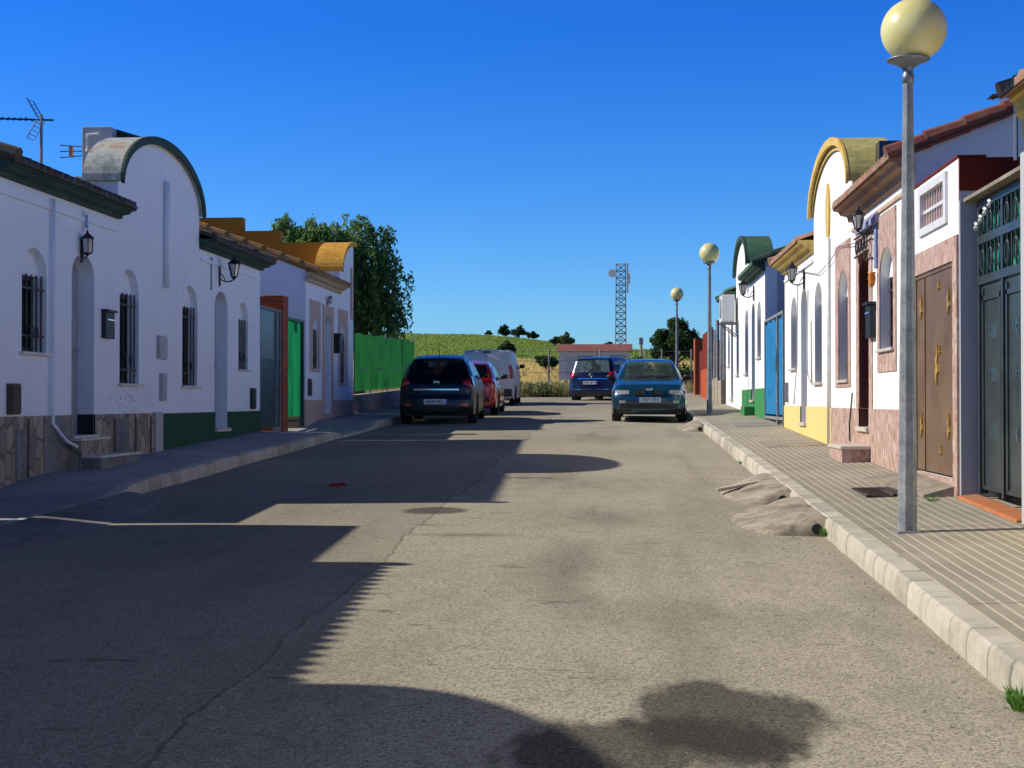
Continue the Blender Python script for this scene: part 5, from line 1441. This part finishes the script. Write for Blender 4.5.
    def plate(s, z, rear, txt, w=.52, h=.11, t=0):
        k = s.kz(z, rear); p = s.top(k, 0, .02)
        sg = 1 if rear else -1; y = p[1] + sg*.012
        b = MB().box(p[0]-w/2, p[0]+w/2, y-.004, y+.004, z-h/2, z+h/2).build('number_plate', 'plate', s.t)
        MB().box(p[0] + (-w/2 if rear else -w/2)*1, p[0]-w/2+.045, y+sg*.0045, y+sg*.006, z-h/2, z+h/2).build('country_band', 'plate_blue', b)
        if rear: mt = Matrix.Translation((p[0]+.02, y+.0065, z)) @ Matrix.Rotation(PI, 4, 'Z') @ Matrix.Rotation(PI/2, 4, 'X')
        else: mt = Matrix.Translation((p[0]+.02, y-.0065, z)) @ Matrix.Rotation(PI/2, 4, 'X')
        text_mesh(txt, .105, 'plate_text', 'ink', b, mt)
    def ring_badge(s, z, rear, r=.045, off=.02, mat='chrome', oval=1.0):
        k = s.kz(z, rear); p = s.top(k, 0, off); m = MB()
        m.tube([(p[0] + r*oval*math.cos(a*PI/8), p[1], z + r*math.sin(a*PI/8)) for a in range(17)], .009, 6, False)
        m.box(p[0]-r*oval, p[0]+r*oval, p[1]-.006, p[1]+.006, z-.012, z+.012)
        return m.build('badge', mat, s.t)
    def wiper(s, rear=False):
        m = MB()
        if rear:
            a = s.top(s.D - 1, 0, .02); b = s.top(s.D - 3.2, .45, .02); m.tube([a, b], .012, 5)
        else:
            for t0, t1 in ((-.35, .1), (.2, .7)): m.tube([s.top(s.A + .3, t0, .02), s.top(s.A + 1.3, t1, .02)], .011, 5)
        m.build('wiper', 'iron', s.t)
    def antenna(s, x, h):
        k = s.find((x, s.H)); p = s.top(k, 0); MB().tube([p, (p[0], p[1] + h*.5, p[2] + h)], .008, 5).build('aerial', 'iron', s.t)
    def door_seams(s, sgn, xs, z0, z1, handle=True):
        m = MB()
        for x in xs: m.box(0, 0, 0, 0, 0, 0)
        m = MB()
        for x in xs:
            n = 6
            for i in range(n):
                za, zc = z0 + (z1-z0)*i/n, z0 + (z1-z0)*(i+1)/n
                m.quad(*[s.deform((xx, sgn*(s.w(xx, z)+.003), z)) for xx, z in ((x, za), (x+.012, za), (x+.012, zc), (x, zc))])
        m.build('door_seam', 'iron', s.t)
        if handle:
            for x in xs[1:]:
                s.side(sgn, [(x - .24, s.belt - .13, s.belt - .095), (x - .08, s.belt - .13, s.belt - .095)], 'door_handle', 'trim_plastic', .02)

# --- teal hatchback facing the camera
prof = [(.12, .22), (.03, .30), (.0, .42), (.0, .56), (.05, .66), (.14, .75), (.40, .85), (.85, .93), (1.15, .96), (1.22, .975), (1.66, 1.22), (1.96, 1.355), (2.2, 1.405), (2.6, 1.42), (3.1, 1.40), (3.45, 1.345), (3.62, 1.29), (3.92, 1.02), (4.02, .96), (4.12, .85), (4.16, .60), (4.18, .42), (4.12, .28), (4.05, .22)]
MT['teal_paint'] = M_carpaint('teal_paint', (.006, .065, .115))
teal = Car('parked_car', 'teal blue hatchback facing the camera, parked by the right kerb', 4.18, 1.70, prof, 9, 11, 15, 17, .93, (.83, 3.38), .30, 'teal_paint', 'carglass', 'carglass', None, [(1.62, 2.35), (2.42, 3.25)], roofw=.66, zb=.20)
for sg in (-1, 1):
    a, b = (.50, .95) if sg > 0 else (-.95, -.50)
    h = teal.patch(.62, .735, *((.56, .95) if sg > 0 else (-.95, -.56)), 'headlight', 'lens_clear', off=.012, taper=.35)
    teal.patch(.24, .30, a, b, 'lower_trim', 'trim_plastic', off=.008)
    teal.patch(.44, .50, *sorted((sg*.66, sg*.84)), 'fog_light', 'lens_clear', off=.014)
    teal.side(sg, [(.22, .62, .71), (.42, .69, .75)], 'headlight_side', 'lens_clear', .01)
    teal.mirror(sg, 1.55, .93, 'black_plastic')
    teal.door_seams(sg, (1.25, 2.38, 3.3), .35, .93)
    teal.side(sg, [(1.2, .48, .53), (3.1, .48, .53)], 'rub_strip', 'trim_plastic', .012)
teal.patch(.33, .42, -.80, .80, 'lower_grille', 'iron', off=.010)
for a, b in ((-.42, -.09), (.09, .42)): teal.patch(.615, .70, a, b, 'grille', 'iron', off=.014)
for a, b in ((-.10, -.06), (.06, .10)): teal.patch(.60, .72, a, b, 'grille_bar', 'chrome', off=.018)
teal.patch(.50, .508, -.9, .9, 'bumper_seam', 'trim_plastic', off=.006)
teal.ring_badge(.735, False, .045, .03, oval=1.5)
teal.plate(.515, False, '1987 DHJ')
teal.wiper()
m = MB(); p = teal.top(teal.B - 1, 0, -.12); m.box(p[0] - .12, p[0] + .12, p[1] + .05, p[1] + .08, p[2] - .10, p[2] - .03); m.build('rear_view_mirror', 'iron', teal.t)
teal.t.location = (.64, 31.0, gz(31.0) - .01); teal.t.rotation_euler = (R(1.55), 0, R(-1.2))

# --- black hatchback seen from behind
prof = [(.10, .22), (.02, .34), (.0, .55), (.06, .68), (.35, .82), (.85, .93), (1.05, .97), (1.12, .99), (1.75, 1.34), (1.95, 1.42), (2.4, 1.475), (2.9, 1.47), (3.45, 1.42), (3.62, 1.38), (3.66, 1.35), (3.98, .96), (4.06, .90), (4.10, .78), (4.11, .62), (4.16, .56), (4.18, .38), (4.14, .26), (4.05, .22)]
MT['black_paint'] = M_carpaint('black_paint', (.003, .003, .004), .28, .08, 0)
blk = Car('parked_car', 'black hatchback seen from behind, nearest in the left row of parked cars', 4.18, 1.69, prof, 7, 9, 14, 15, .95, (.82, 3.35), .31, 'black_paint', 'carglass_dark', 'carglass_dark', None, [(1.75, 2.40), (2.47, 3.35)], roofw=.66, zb=.22, shoulder=.07)
for sg in (-1, 1):
    blk.patch(.80, .98, *sorted((sg*.76, sg*.985)), 'tail_light', 'lens_red', True, .012, taper=.7)
    blk.side(sg, [(3.80, .84, 1.0), (4.0, .80, 1.02)], 'tail_light_side', 'lens_red', .01)
    blk.patch(.40, .45, *sorted((sg*.68, sg*.85)), 'reflector', 'lens_red', True, .012)
    blk.mirror(sg, 1.5, .95, 'black_paint'); blk.door_seams(sg, (1.2, 2.43, 3.3), .35, .95)
blk.patch(.725, .755, -.62, .62, 'tailgate_strip', 'chrome', True, .018)
blk.patch(.60, .61, -.86, .86, 'bumper_seam', 'iron', True, .006)
blk.patch(.30, .40, -.62, .62, 'lower_bumper', 'trim_plastic', True, .006)
blk.ring_badge(.90, True, .05, .03, oval=1.2)
blk.plate(.49, True, '6698 FKL'); blk.wiper(True); blk.antenna(3.35, .32)
blk.t.rotation_euler = (R(-1.55), 0, PI + R(2.2)); blk.t.location = (-4.08, 29.7 + 4.18, gz(33.7)); blk.t.scale = (1, 1, 1.03)

# --- red car in front of it
prof = [(.10, .22), (.02, .34), (.0, .50), (.06, .62), (.40, .76), (.95, .88), (1.1, .90), (1.18, .92), (1.75, 1.25), (1.95, 1.34), (2.35, 1.39), (2.8, 1.385), (3.2, 1.34), (3.35, 1.30), (3.75, .98), (3.86, .94), (3.93, .82), (3.95, .60), (3.98, .40), (3.93, .26), (3.85, .22)]
MT['red_paint'] = M_carpaint('red_paint', (.42, .012, .015))
red = Car('parked_car', 'red hatchback half hidden between the black car and the white van', 3.98, 1.66, prof, 7, 9, 13, 14, .90, (.78, 3.20), .29, 'red_paint', 'carglass_dark', 'carglass_dark', None, [(1.75, 2.40), (2.47, 3.25)], roofw=.68, zb=.22)
for sg in (-1, 1):
    red.patch(.70, .90, *sorted((sg*.80, sg*.985)), 'tail_light', 'lens_red', True, .016)
    red.side(sg, [(3.62, .74, .92), (3.84, .72, .92)], 'tail_light_side', 'lens_amber', .01)
    red.mirror(sg, 1.5, .90, 'gate_green'); red.door_seams(sg, (1.2, 2.43, 3.25), .35, .9)
red.patch(.36, .48, -.8, .8, 'bumper_trim', 'trim_plastic', True, .01)
red.plate(.60, True, '4127 CBN'); red.wiper(True)
red.t.rotation_euler = (R(-1.5), 0, PI + R(1.5)); red.t.location = (-3.98, 34.75 + 3.98, gz(38.7))

# --- white van
prof = [(.10, .24), (.02, .36), (.0, .58), (.06, .74), (.45, .98), (.75, 1.08), (.85, 1.12), (.92, 1.15), (1.45, 1.60), (1.65, 1.72), (2.1, 1.79), (2.8, 1.81), (3.6, 1.80), (4.12, 1.76), (4.22, 1.70), (4.30, 1.45), (4.34, 1.20), (4.36, .95), (4.37, .62), (4.38, .40), (4.34, .30), (4.28, .24)]
MT['van_paint'] = M_carpaint('white_van_paint', (.66, .65, .57), .5, .1, 0)
van = Car('white_van', 'white panel van with closed rear doors, farthest in the left row', 4.38, 1.80, prof, 7, 9, 14, 15, 1.12, (.85, 3.52), .32, 'van_paint', 'carglass_dark', 'van_paint', None, [(1.50, 2.3)], roofw=.84, zb=.24, solid_rear=True, shoulder=.02)
van.t['category'] = 'van'
for sg in (-1, 1):
    van.patch(.88, 1.30, *sorted((sg*.89, sg*.99)), 'tail_light', 'lens_red', True, .02)
    van.side(sg, [(4.16, .9, 1.3), (4.3, .9, 1.3)], 'tail_light_side', 'lens_red', .012)
    van.mirror(sg, 1.4, 1.20, 'black_plastic'); van.door_seams(sg, (1.1, 2.4), .4, 1.1)
    van.patch(.62, 1.62, *sorted((sg*.12, sg*.80)), 'rear_door_panel', 'van_paint', True, .010)
van.patch(.58, 1.68, .0, .012, 'door_gap', 'iron', True, .004)
van.patch(.32, .56, -.97, .97, 'rear_bumper', 'trim_plastic', True, .03)
van.patch(1.69, 1.735, -.14, .14, 'brake_light', 'iron', True, .012)
van.plate(.72, True, '5340 DZP')
van.t.rotation_euler = (R(-1.3), 0, PI + R(1.0)); van.t.location = (-4.26, 43.6 + 4.38, gz(46.5))

# --- blue estate at the end of the street
prof = [(.12, .24), (.02, .34), (.0, .55), (.06, .70), (.40, .86), (.85, .98), (1.0, 1.02), (1.08, 1.05), (1.75, 1.46), (1.98, 1.56), (2.5, 1.62), (3.2, 1.62), (3.75, 1.58), (3.95, 1.54), (4.0, 1.50), (4.18, 1.06), (4.24, .98), (4.27, .80), (4.29, .60), (4.31, .42), (4.27, .30), (4.2, .24)]
MT['blue_paint'] = M_carpaint('blue_paint', (.003, .008, .05), .25, .3, .2)
blu = Car('parked_car', 'dark blue people carrier seen from behind at the end of the street', 4.31, 1.74, prof, 7, 9, 14, 15, 1.0, (.86, 3.52), .32, 'blue_paint', 'carglass', 'carglass', None, [(1.75, 2.45), (2.52, 3.2), (3.28, 3.85)], roofw=.74, zb=.24, shoulder=.06)
for sg in (-1, 1):
    blu.patch(.86, 1.12, *sorted((sg*.80, sg*.985)), 'tail_light', 'lens_red', True, .012, taper=.4)
    blu.side(sg, [(3.9, .88, 1.08), (4.16, .86, 1.10)], 'tail_light_side', 'lens_red', .01)
    blu.mirror(sg, 1.5, 1.0, 'black_plastic'); blu.door_seams(sg, (1.2, 2.48, 3.4), .4, 1.0)
    q = MB(); q.tube([(sg*.58, 2.0, 1.58), (sg*.58, 2.1, 1.65), (sg*.58, 3.7, 1.64), (sg*.58, 3.85, 1.58)], .018, 6); q.build('roof_rail', 'iron', blu.t)
blu.patch(.825, .85, -.78, .78, 'tailgate_strip', 'chrome', True, .02)
blu.patch(.46, .475, -.8, .8, 'bumper_strip', 'chrome', True, .012)
blu.ring_badge(.95, True, .06, .03); blu.plate(.70, True, '7206 BKW'); blu.wiper(True); blu.antenna(3.5, .25)
th = R(17)
blu.t.rotation_euler = (R(-1.0), 0, PI - th); rx, ry = -1.05, 49.9
blu.t.scale = (1.05, 1, 1.02)
blu.t.location = (rx + 4.31 * math.sin(th), ry + 4.31 * math.cos(th), gz(51) - .01)

# ------------------------------------------------------------------ vegetation
def leaves(m, c, r, n, size, rnd, droop=0, shell=.45):
    for _ in range(n):
        while True:
            d = Vector((rnd.uniform(-1, 1), rnd.uniform(-1, 1), rnd.uniform(-1, 1)))
            if shell < d.length < 1 or (d.length < 1 and rnd.random() < .25): break
        p = Vector((c[0] + d.x*r[0], c[1] + d.y*r[1], c[2] + d.z*r[2]))
        a = Vector((rnd.gauss(0, 1), rnd.gauss(0, 1), rnd.gauss(0, 1) - droop)).normalized()
        b = a.cross(Vector((rnd.gauss(0, 1), rnd.gauss(0, 1), rnd.gauss(0, 1)))).normalized()
        s = size * rnd.uniform(.6, 1.3); a *= s; b *= s*.45
        m.quad(p - a, p + b, p + a, p - b)
def tree(name, lab, x, y, h, blobs, n, size, mat, trunk_r, seed, droop=0, group=None, limbs=True):
    """blobs: list of (dx, dy, z above ground, radius)"""
    rnd = random.Random(seed); z0 = terr(x, y)
    t = thing(name, lab, 'tree', (x, y, z0), group=group)
    m = MB(); top = min(b[2] for b in blobs)
    m.tube([(x, y, z0 - .2), (x + .05, y, z0 + top*.5), (x - .04, y + .03, z0 + top)], [trunk_r, trunk_r*.8, trunk_r*.6], 8)
    if limbs:
        for (dx, dy, bz, br) in blobs:
            m.tube([(x, y, z0 + top*.7), (x + dx*.5, y + dy*.5, z0 + (top*.7 + bz)*.5 + .2), (x + dx, y + dy, z0 + bz)], [trunk_r*.5, trunk_r*.3, trunk_r*.12], 6)
    m.build('trunk', 'bark', t, smooth=True)
    m = MB(); tot = sum(b[3]**2 for b in blobs)
    for (dx, dy, bz, br) in blobs:
        nn = int(n * br*br/tot); k = max(3, int(5 + br*2.2))
        for q in range(k):
            a = rnd.uniform(0, 2*PI); e = rnd.uniform(-1, 1); rr = br*.62*rnd.uniform(.5, 1.1)
            c = (x + dx + rr*math.cos(a)*math.sqrt(max(0, 1-e*e)), y + dy + rr*math.sin(a)*math.sqrt(max(0, 1-e*e)), z0 + bz + rr*e*.9)
            s = br*rnd.uniform(.32, .52)
            leaves(m, c, (s, s, s*rnd.uniform(.7, 1)), nn//k, size, rnd, droop)
    m.build('crown', mat, t)
    return t
# the big drooping tree behind the ochre house: pixel column at depth ~ 45 m
def hanging_tree(name, lab, x, y, lobes, nstr, nleaf, size, mat, seed, length, trunk_r=.24, xs_=.28):
    rnd = random.Random(seed); z0 = terr(x, y); t = thing(name, lab, 'tree', (x, y, z0))
    m = MB(); m.tube([(x, y, z0 - .2), (x + .1, y, z0 + 1.3), (x - .05, y, z0 + 2.4)], [trunk_r, trunk_r*.8, trunk_r*.6], 8)
    lobes = [(X - xs_, dy, Z, r) for (X, dy, Z, r) in lobes]
    for (X, dy, Z, r) in lobes:
        m.tube([(x, y, z0 + 2.0), ((x + X)/2 + .1, y + dy/2, (z0 + 2.2 + Z)/2), (X, y + dy, Z)], [trunk_r*.5, trunk_r*.28, trunk_r*.1], 6)
    m.build('trunk', 'bark', t, smooth=True)
    m = MB(); tot = sum(l[3]**2 for l in lobes)
    for (X, dy, Z, r) in lobes:
        for q in range(int(nstr*r*r/tot)):
            d = Vector((rnd.gauss(0, 1), rnd.gauss(0, 1), rnd.gauss(.15, 1))).normalized()
            rr = r*rnd.uniform(.45, 1.12) if rnd.random() < .9 else r*1.3
            p = Vector((X, y + dy, Z)) + d*rr; v = Vector((d.x*.6, d.y*.6, .25)); L = length*rnd.uniform(.4, 1.25)
            for k in range(nleaf):
                f = k/nleaf; c = p + v*L*f*.5 + Vector((0, 0, -L*f*f*1.0)) + Vector((rnd.gauss(0, .05), rnd.gauss(0, .05), rnd.gauss(0, .05)))
                a = Vector((rnd.gauss(0, .8), rnd.gauss(0, .8), -1 + rnd.gauss(0, .7))).normalized(); b = a.cross(Vector((rnd.gauss(0, 1), rnd.gauss(0, 1), rnd.gauss(0, 1)))).normalized()
                s_ = size*rnd.uniform(.6, 1.3); a *= s_; b *= s_*.42
                m.quad(c - a, c + b, c + a, c - b)
    m.build('crown', mat, t)
hanging_tree('pepper_tree', 'big drooping dark green tree behind the netted fence and ochre roof', -8.7, 46,
    [(-8.5, 0, 6.85, .62), (-7.75, .2, 6.75, .42), (-8.9, .3, 6.1, .95), (-8.0, 0, 5.9, .85), (-7.6, .2, 5.3, .75), (-7.45, 0, 4.6, .65), (-8.7, .2, 4.9, 1.0), (-7.3, .1, 4.25, .45), (-8.0, 0, 4.3, .8), (-9.4, .4, 5.4, .9), (-8.9, .1, 4.0, .6), (-8.3, 0, 7.3, .3), (-7.5, 0, 7.05, .22), (-7.55, 0, 6.1, .35), (-9.3, .2, 6.5, .7), (-9.2, .3, 4.6, .9), (-7.6, 0, 3.9, .55)], 980, 20, .085, 'leaf_big', 5, .8)
hanging_tree('leafy_tree', 'lighter bushy tree showing above the ochre stepped parapet', -10.3, 44.5,
    [(-10.5, 0, 6.95, .36), (-10.3, .2, 6.35, .75), (-9.5, 0, 6.45, .65), (-10.9, .2, 6.0, .5), (-9.9, 0, 5.7, 1.0), (-9.1, 0, 6.35, .7)], 760, 18, .08, 'leaf_big', 8, .35)
# behind the lamp at the end of the street
tree('fig_tree', 'dark dense tree behind the farthest lamp', 3.0, 78, 5, [(0, 0, 3.0, 1.25), (-.7, .3, 2.5, 1.0), (.9, 0, 2.6, 1.1), (.1, 0, 3.7, .6), (1.4, 0, 2.1, .8)], 9000, .12, 'leaf_dark', .18, 12)
for i, (x, y, r, lab) in enumerate(((.9, 76, .95, 'leftmost rounded bush at the end of the street beside the shed'), (2.3, 74, 1.15, 'rounded bush below the dark dense tree'), (3.9, 76, 1.1, 'bush right of the farthest lamp'), (5.4, 78, 1.2, 'bush beyond the red pillar'), (7.2, 79, 1.3, 'rightmost bush behind the red wall'))):
    tree('bush', lab, x, y, 2, [(0, 0, 1.0, r), (.5, 0, .7, r*.8), (-.5, 0, .6, r*.75)], 3600, .10, 'leaf_dark' if i % 2 == 0 else 'leaf_yg', .06, 20+i, group='bushes beyond the end of the street')
for i, (px, y, w, h, lab) in enumerate(((505, 335, 1, 1, 'left one of the two joined round trees on the ridge'), (519, 335, 1.05, 1.08, 'right one of the two joined round trees on the ridge'), (533, 332, .9, .75, 'small round tree standing apart on the ridge'), (555, 300, .8, .8, 'low pale tree left of the palm like tree on the ridge'), (567, 300, .9, 1.2, 'taller feathery tree on the ridge left of the tower'), (609, 300, 1.1, .7, 'dark low tree on the ridge just left of the tower'), (489, 338, .6, .45, 'tiny bush at the left end of the ridge trees'))):
    x = (px - 620) / 1400 * y
    tree('ridge_tree', lab, x, y, 3, [(0, 0, 1.5*h, 1.5*w*h), (.9*w, 0, 1.3*h, 1.1*w*h), (-.9*w, 0, 1.4*h, 1.1*w*h), (.1, 0, 2.4*h, .8*w*h)] + [(random.uniform(-1.5, 1.5)*w, 0, random.uniform(1.0, 2.6)*h, random.uniform(.4, .8)*w*h) for _ in range(4)], 2200, .24, 'leaf_dark' if i not in (3, 4) else 'leaf_yg', .15, 40+i, group='trees on the distant ridge')
for i, (px, y, w, h) in enumerate(((505, 214, 1.0, 1.1), (546, 150, .9, .9))):
    x = (px - 620) / 1400 * y
    tree('field_bush', ('dark bush on the green slope above the white van', 'bush at the edge of the wheat near the wire fence')[i], x, y, 3, [(0, 0, 1.2*h, 1.3*w), (.9*w, 0, .9*h, .9*w)], 1500, .22, 'leaf_dark', .1, 60+i)

# weeds and dry grass at the road end
rnd = random.Random(11); m = MB()
for k in range(15000):
    x = rnd.uniform(-14, 9); y = 57.9 + abs(rnd.gauss(0, 2.8)); 
    if y > 68: continue
    z = terr(x, y) - .04; h = rnd.uniform(.25, .75) * (1.25 if rnd.random() < .15 else .85); a = rnd.uniform(0, 2*PI); w = .02
    if x > -1.5 and x < 1.0: h *= .8
    lx, ly = math.cos(a)*h*.25, math.sin(a)*h*.25; ca, sa = math.cos(a+1.2)*w, math.sin(a+1.2)*w
    m.quad((x-ca, y-sa, z), (x+ca, y+sa, z), (x+lx+ca*.6, y+ly+sa*.6, z+h*.75)); 
    m.quad((x+lx*.6-ca*.7, y+ly*.6, z+h*.55), (x+lx*.6+ca*.7, y+ly*.6+sa, z+h*.6), (x+lx*1.3, y+ly*1.3, z+h))
tag(m.build('dry_grass', 'dry'), 'tall dry grass and weeds at the end of the street', 'grass', kind='stuff')
m = MB()
for k in range(420):
    x = rnd.uniform(-9, 3); y = rnd.uniform(57.9, 61); z = terr(x, y); s = rnd.uniform(.12, .38)
    if rnd.random() < .6: x = rnd.gauss(-3.7, 1.0)
    leaves(m, (x, y, z + s*.7), (s, s, s), 26, .07, rnd)
tag(m.build('weeds', 'leaf_yg'), 'green weeds growing among the dry grass at the end of the street', 'weeds', kind='stuff')
m = MB()
for k in range(30000):
    y = rnd.uniform(204, 335); x = rnd.uniform(-60, 12); 
    z = terr(x, y); s = rnd.uniform(.08, .24); a = rnd.uniform(0, PI)
    m.quad((x - s*math.cos(a), y - s*math.sin(a), z-.1), (x + s*math.cos(a), y + s*math.sin(a), z-.1), (x + s*.4, y, z + s*1.3))
tag(m.build('crop_plants', 'cropgreen'), 'green crop covering the hillside behind the street', 'crop', kind='stuff')
m = MB()
for k in range(9000):
    y = rnd.uniform(68, 200); x = rnd.uniform(-60, 30); z = terr(x, y); s = rnd.uniform(.10, .22); a = rnd.uniform(0, PI)
    m.quad((x - s*math.cos(a), y - s*math.sin(a), z-.05), (x + s*math.cos(a), y + s*math.sin(a), z-.05), (x, y, z + s*1.6))
tag(m.build('wheat', 'wheat'), 'golden wheat stubble in the field beyond the street', 'wheat', kind='stuff')

# distant hills
m = MB(); n = 60; 
for k in range(n+1):
    x = -1400 + 2800*k/n; h = 62 + 9*math.sin(k*.35) + 4*math.sin(k*1.1)
    if x < -60: h *= .8
    m.v += [(x, 1500, -10), (x, 1900, h)]
m.f = [(2*k, 2*k+2, 2*k+3, 2*k+1) for k in range(n)]
structure(m.build('hills', 'hills', smooth=True))

# ------------------------------------------------------------------ shed, tower, wire fence
y = 115; z = terr(-2, y); x0, x1 = (559-620)/1400*y, (630-620)/1400*y
g = thing('shed', 'long low grey shed with a red roof in the field behind the blue car', 'shed', (x0/2, y, z))
MB().box(x0, x1, y, y + 4, z - .6, z + 2.45).build('wall', 'grey_plaster', g)
MB().prism([(y - .3, z + 2.4), (y + 2, z + 3.05), (y + 4.3, z + 2.4)], lambda p: (x0 - .2, *p), lambda p: (x1 + .2, *p)).build('roof', 'shed_roof', g)
MB().box(x0 + .6, x0 + 1.6, y - .02, y, z, z + 1.9).build('door', 'grey_box', g)

x, y = .12, 200; z = terr(x, y); H = 20.9 - z
g = thing('lattice_tower', 'steel lattice telecom tower with dish and panel antennas rising behind the shed', 'tower', (x, y, z))
m = MB(); hw0, hw1 = .76, .64
def tc(k, q): f = k/14; h = hw0 + (hw1-hw0)*f; return (x + h*(1, 1, -1, -1)[q % 4], y + h*(1, -1, -1, 1)[q % 4], z + H*f)
for q in range(4): m.tube([tc(0, q), tc(14, q)], .07, 5)
g2 = MB()
for k in range(14):
    for q in range(4):
        g2.tube([tc(k, q), tc(k+1, q+1)], .03, 4); g2.tube([tc(k, q+1), tc(k+1, q)], .025, 4); g2.tube([tc(k+1, q), tc(k+1, q+1)], .035, 4)
m.build('leg', 'tower_grey', g); g2.build('bracing', 'tower_grey', g)
m = MB()
for k in range(40): m.tube([(x - .25, y - hw1 - .05, z + H*k/40), (x + .25, y - hw1 - .05, z + H*k/40)], .03, 4)
m.build('ladder', 'steel', g)
for (dx, dz, h) in ((.95, -.1, 2.2), (1.2, -1.6, 1.2), (.95, -2.6, 1.5)):
    MB().box(x + dx - .14, x + dx + .14, y - .3, y - .1, z + H + dz - h, z + H + dz + .2).build('panel_antenna', 'white_metal', g)
m = MB(); m.lathe(0, 0, [(.1, 0), (.5, .12), (.6, .3)], 14); m.v = [(x - 1.15 + a, y - .9 - c, z + H - 1.4 + b) for a, b, c in m.v]; m.build('dish', 'white_metal', g)
MB().tube([(x - 1.15, y - .6, z + H - 1.4), (x - .9, y, z + H - 1.4)], .08, 6).build('dish_arm', 'steel', g)

g = thing('wire_fence', 'thin wire fence with concrete posts at the end of the street', 'fence', (-1, 60, 1.6))
for px in (500, 549, 600, 645, 661, 690):
    xx = (px - 620)/1400*60.5; zz = terr(xx, 60.3)
    MB().tube([(xx, 60.3, zz - .1), (xx + .02, 60.3, zz + 2.0)], .045, 6).build('post', 'concrete', g)
m = MB()
for h in (.5, 1.0, 1.5, 1.9): m.tube([((px - 620)/1400*60.5, 60.3, terr((px-620)/1400*60.5, 60.3) + h) for px in (480, 549, 600, 645, 700)], .008, 4)
m.build('wire', 'steel', g)
g = thing('utility_pole', 'slender grey utility pole standing right of the lattice tower', 'pole', ((641-620)/1400*100, 100, terr(1.5, 100)))
xx = (641-620)/1400*100; zz = terr(1.5, 100)
MB().tube([(xx, 100, zz - .2), (xx, 100, 1.4 + 62/1400*100)], [.13, .09], 8).build('pole', 'concrete', g)
MB().box(xx - .14, xx + .14, 99.7, 99.9, 1.4 + 4.0, 1.4 + 4.5).build('transformer', 'steel', g)

# ------------------------------------------------------------------ light, sky, camera
EL, AZ = R(35.4), R(2.0)      # the sun stands to the left, a touch ahead of the camera
sd = Vector((-math.cos(EL)*math.cos(AZ), math.cos(EL)*math.sin(AZ), math.sin(EL)))
L = bpy.data.lights.new('sun', 'SUN'); L.energy = 5.0; L.angle = R(.53); L.color = (1, .92, .78)
so = bpy.data.objects.new('sun', L); COL.objects.link(so); so.rotation_euler = (-sd).to_track_quat('-Z', 'Y').to_euler()
w = bpy.data.worlds.new('World'); S.world = w; w.use_nodes = True; nt = w.node_tree
bg = nt.nodes['Background']
sky = nt.nodes.new('ShaderNodeTexSky'); sky.sky_type = 'NISHITA'; sky.sun_disc = False
sky.sun_elevation = EL; sky.sun_rotation = math.atan2(sd.x, sd.y); sky.altitude = 0; sky.air_density = 1.0; sky.dust_density = .1; sky.ozone_density = 2.5
hs = nt.nodes.new('ShaderNodeHueSaturation'); hs.inputs['Saturation'].default_value = 1.2; hs.inputs['Value'].default_value = 1.0
nt.links.new(sky.outputs[0], hs.inputs['Color'])
mx = nt.nodes.new('ShaderNodeMix'); mx.data_type = 'RGBA'; mx.blend_type = 'MULTIPLY'; mx.inputs[0].default_value = 1; mx.inputs[7].default_value = (.50, .97, 1.62, 1)
nt.links.new(hs.outputs[0], mx.inputs[6]); 
tcw = nt.nodes.new('ShaderNodeTexCoord'); spw = nt.nodes.new('ShaderNodeSeparateXYZ'); nt.links.new(tcw.outputs['Generated'], spw.inputs[0])
el = ramp(nt, spw.outputs[2], [(0, (1.06, 1.0, .98)), (.06, (1, 1, 1)), (.26, (.34, .76, 1.06)), (.42, (.56, .92, 1.18)), (.6, (.14, .20, .27)), (.8, (.07, .09, .12)), (1, (.05, .07, .09))])
mz = nt.nodes.new('ShaderNodeMix'); mz.data_type = 'RGBA'; mz.blend_type = 'MULTIPLY'; mz.inputs[0].default_value = 1
nt.links.new(mx.outputs[2], mz.inputs[6]); nt.links.new(el, mz.inputs[7]); nt.links.new(mz.outputs[2], bg.inputs[0]); bg.inputs[1].default_value = .095
cam = bpy.data.cameras.new('camera'); co = bpy.data.objects.new('camera', cam); COL.objects.link(co)
cam.sensor_width = 36; cam.lens = 36 * 1400 / 1024; cam.clip_end = 6000; cam.clip_start = .05
co.location = (0, 0, 1.4)
co.rotation_euler = (PI/2 + math.atan(17/1400), 0, math.atan(108/1400))
S.camera = co
S.view_settings.view_transform = 'Standard'; S.view_settings.look = 'None'; S.view_settings.exposure = 0
for o in bpy.data.objects:
    if '_w' in o: del o['_w']
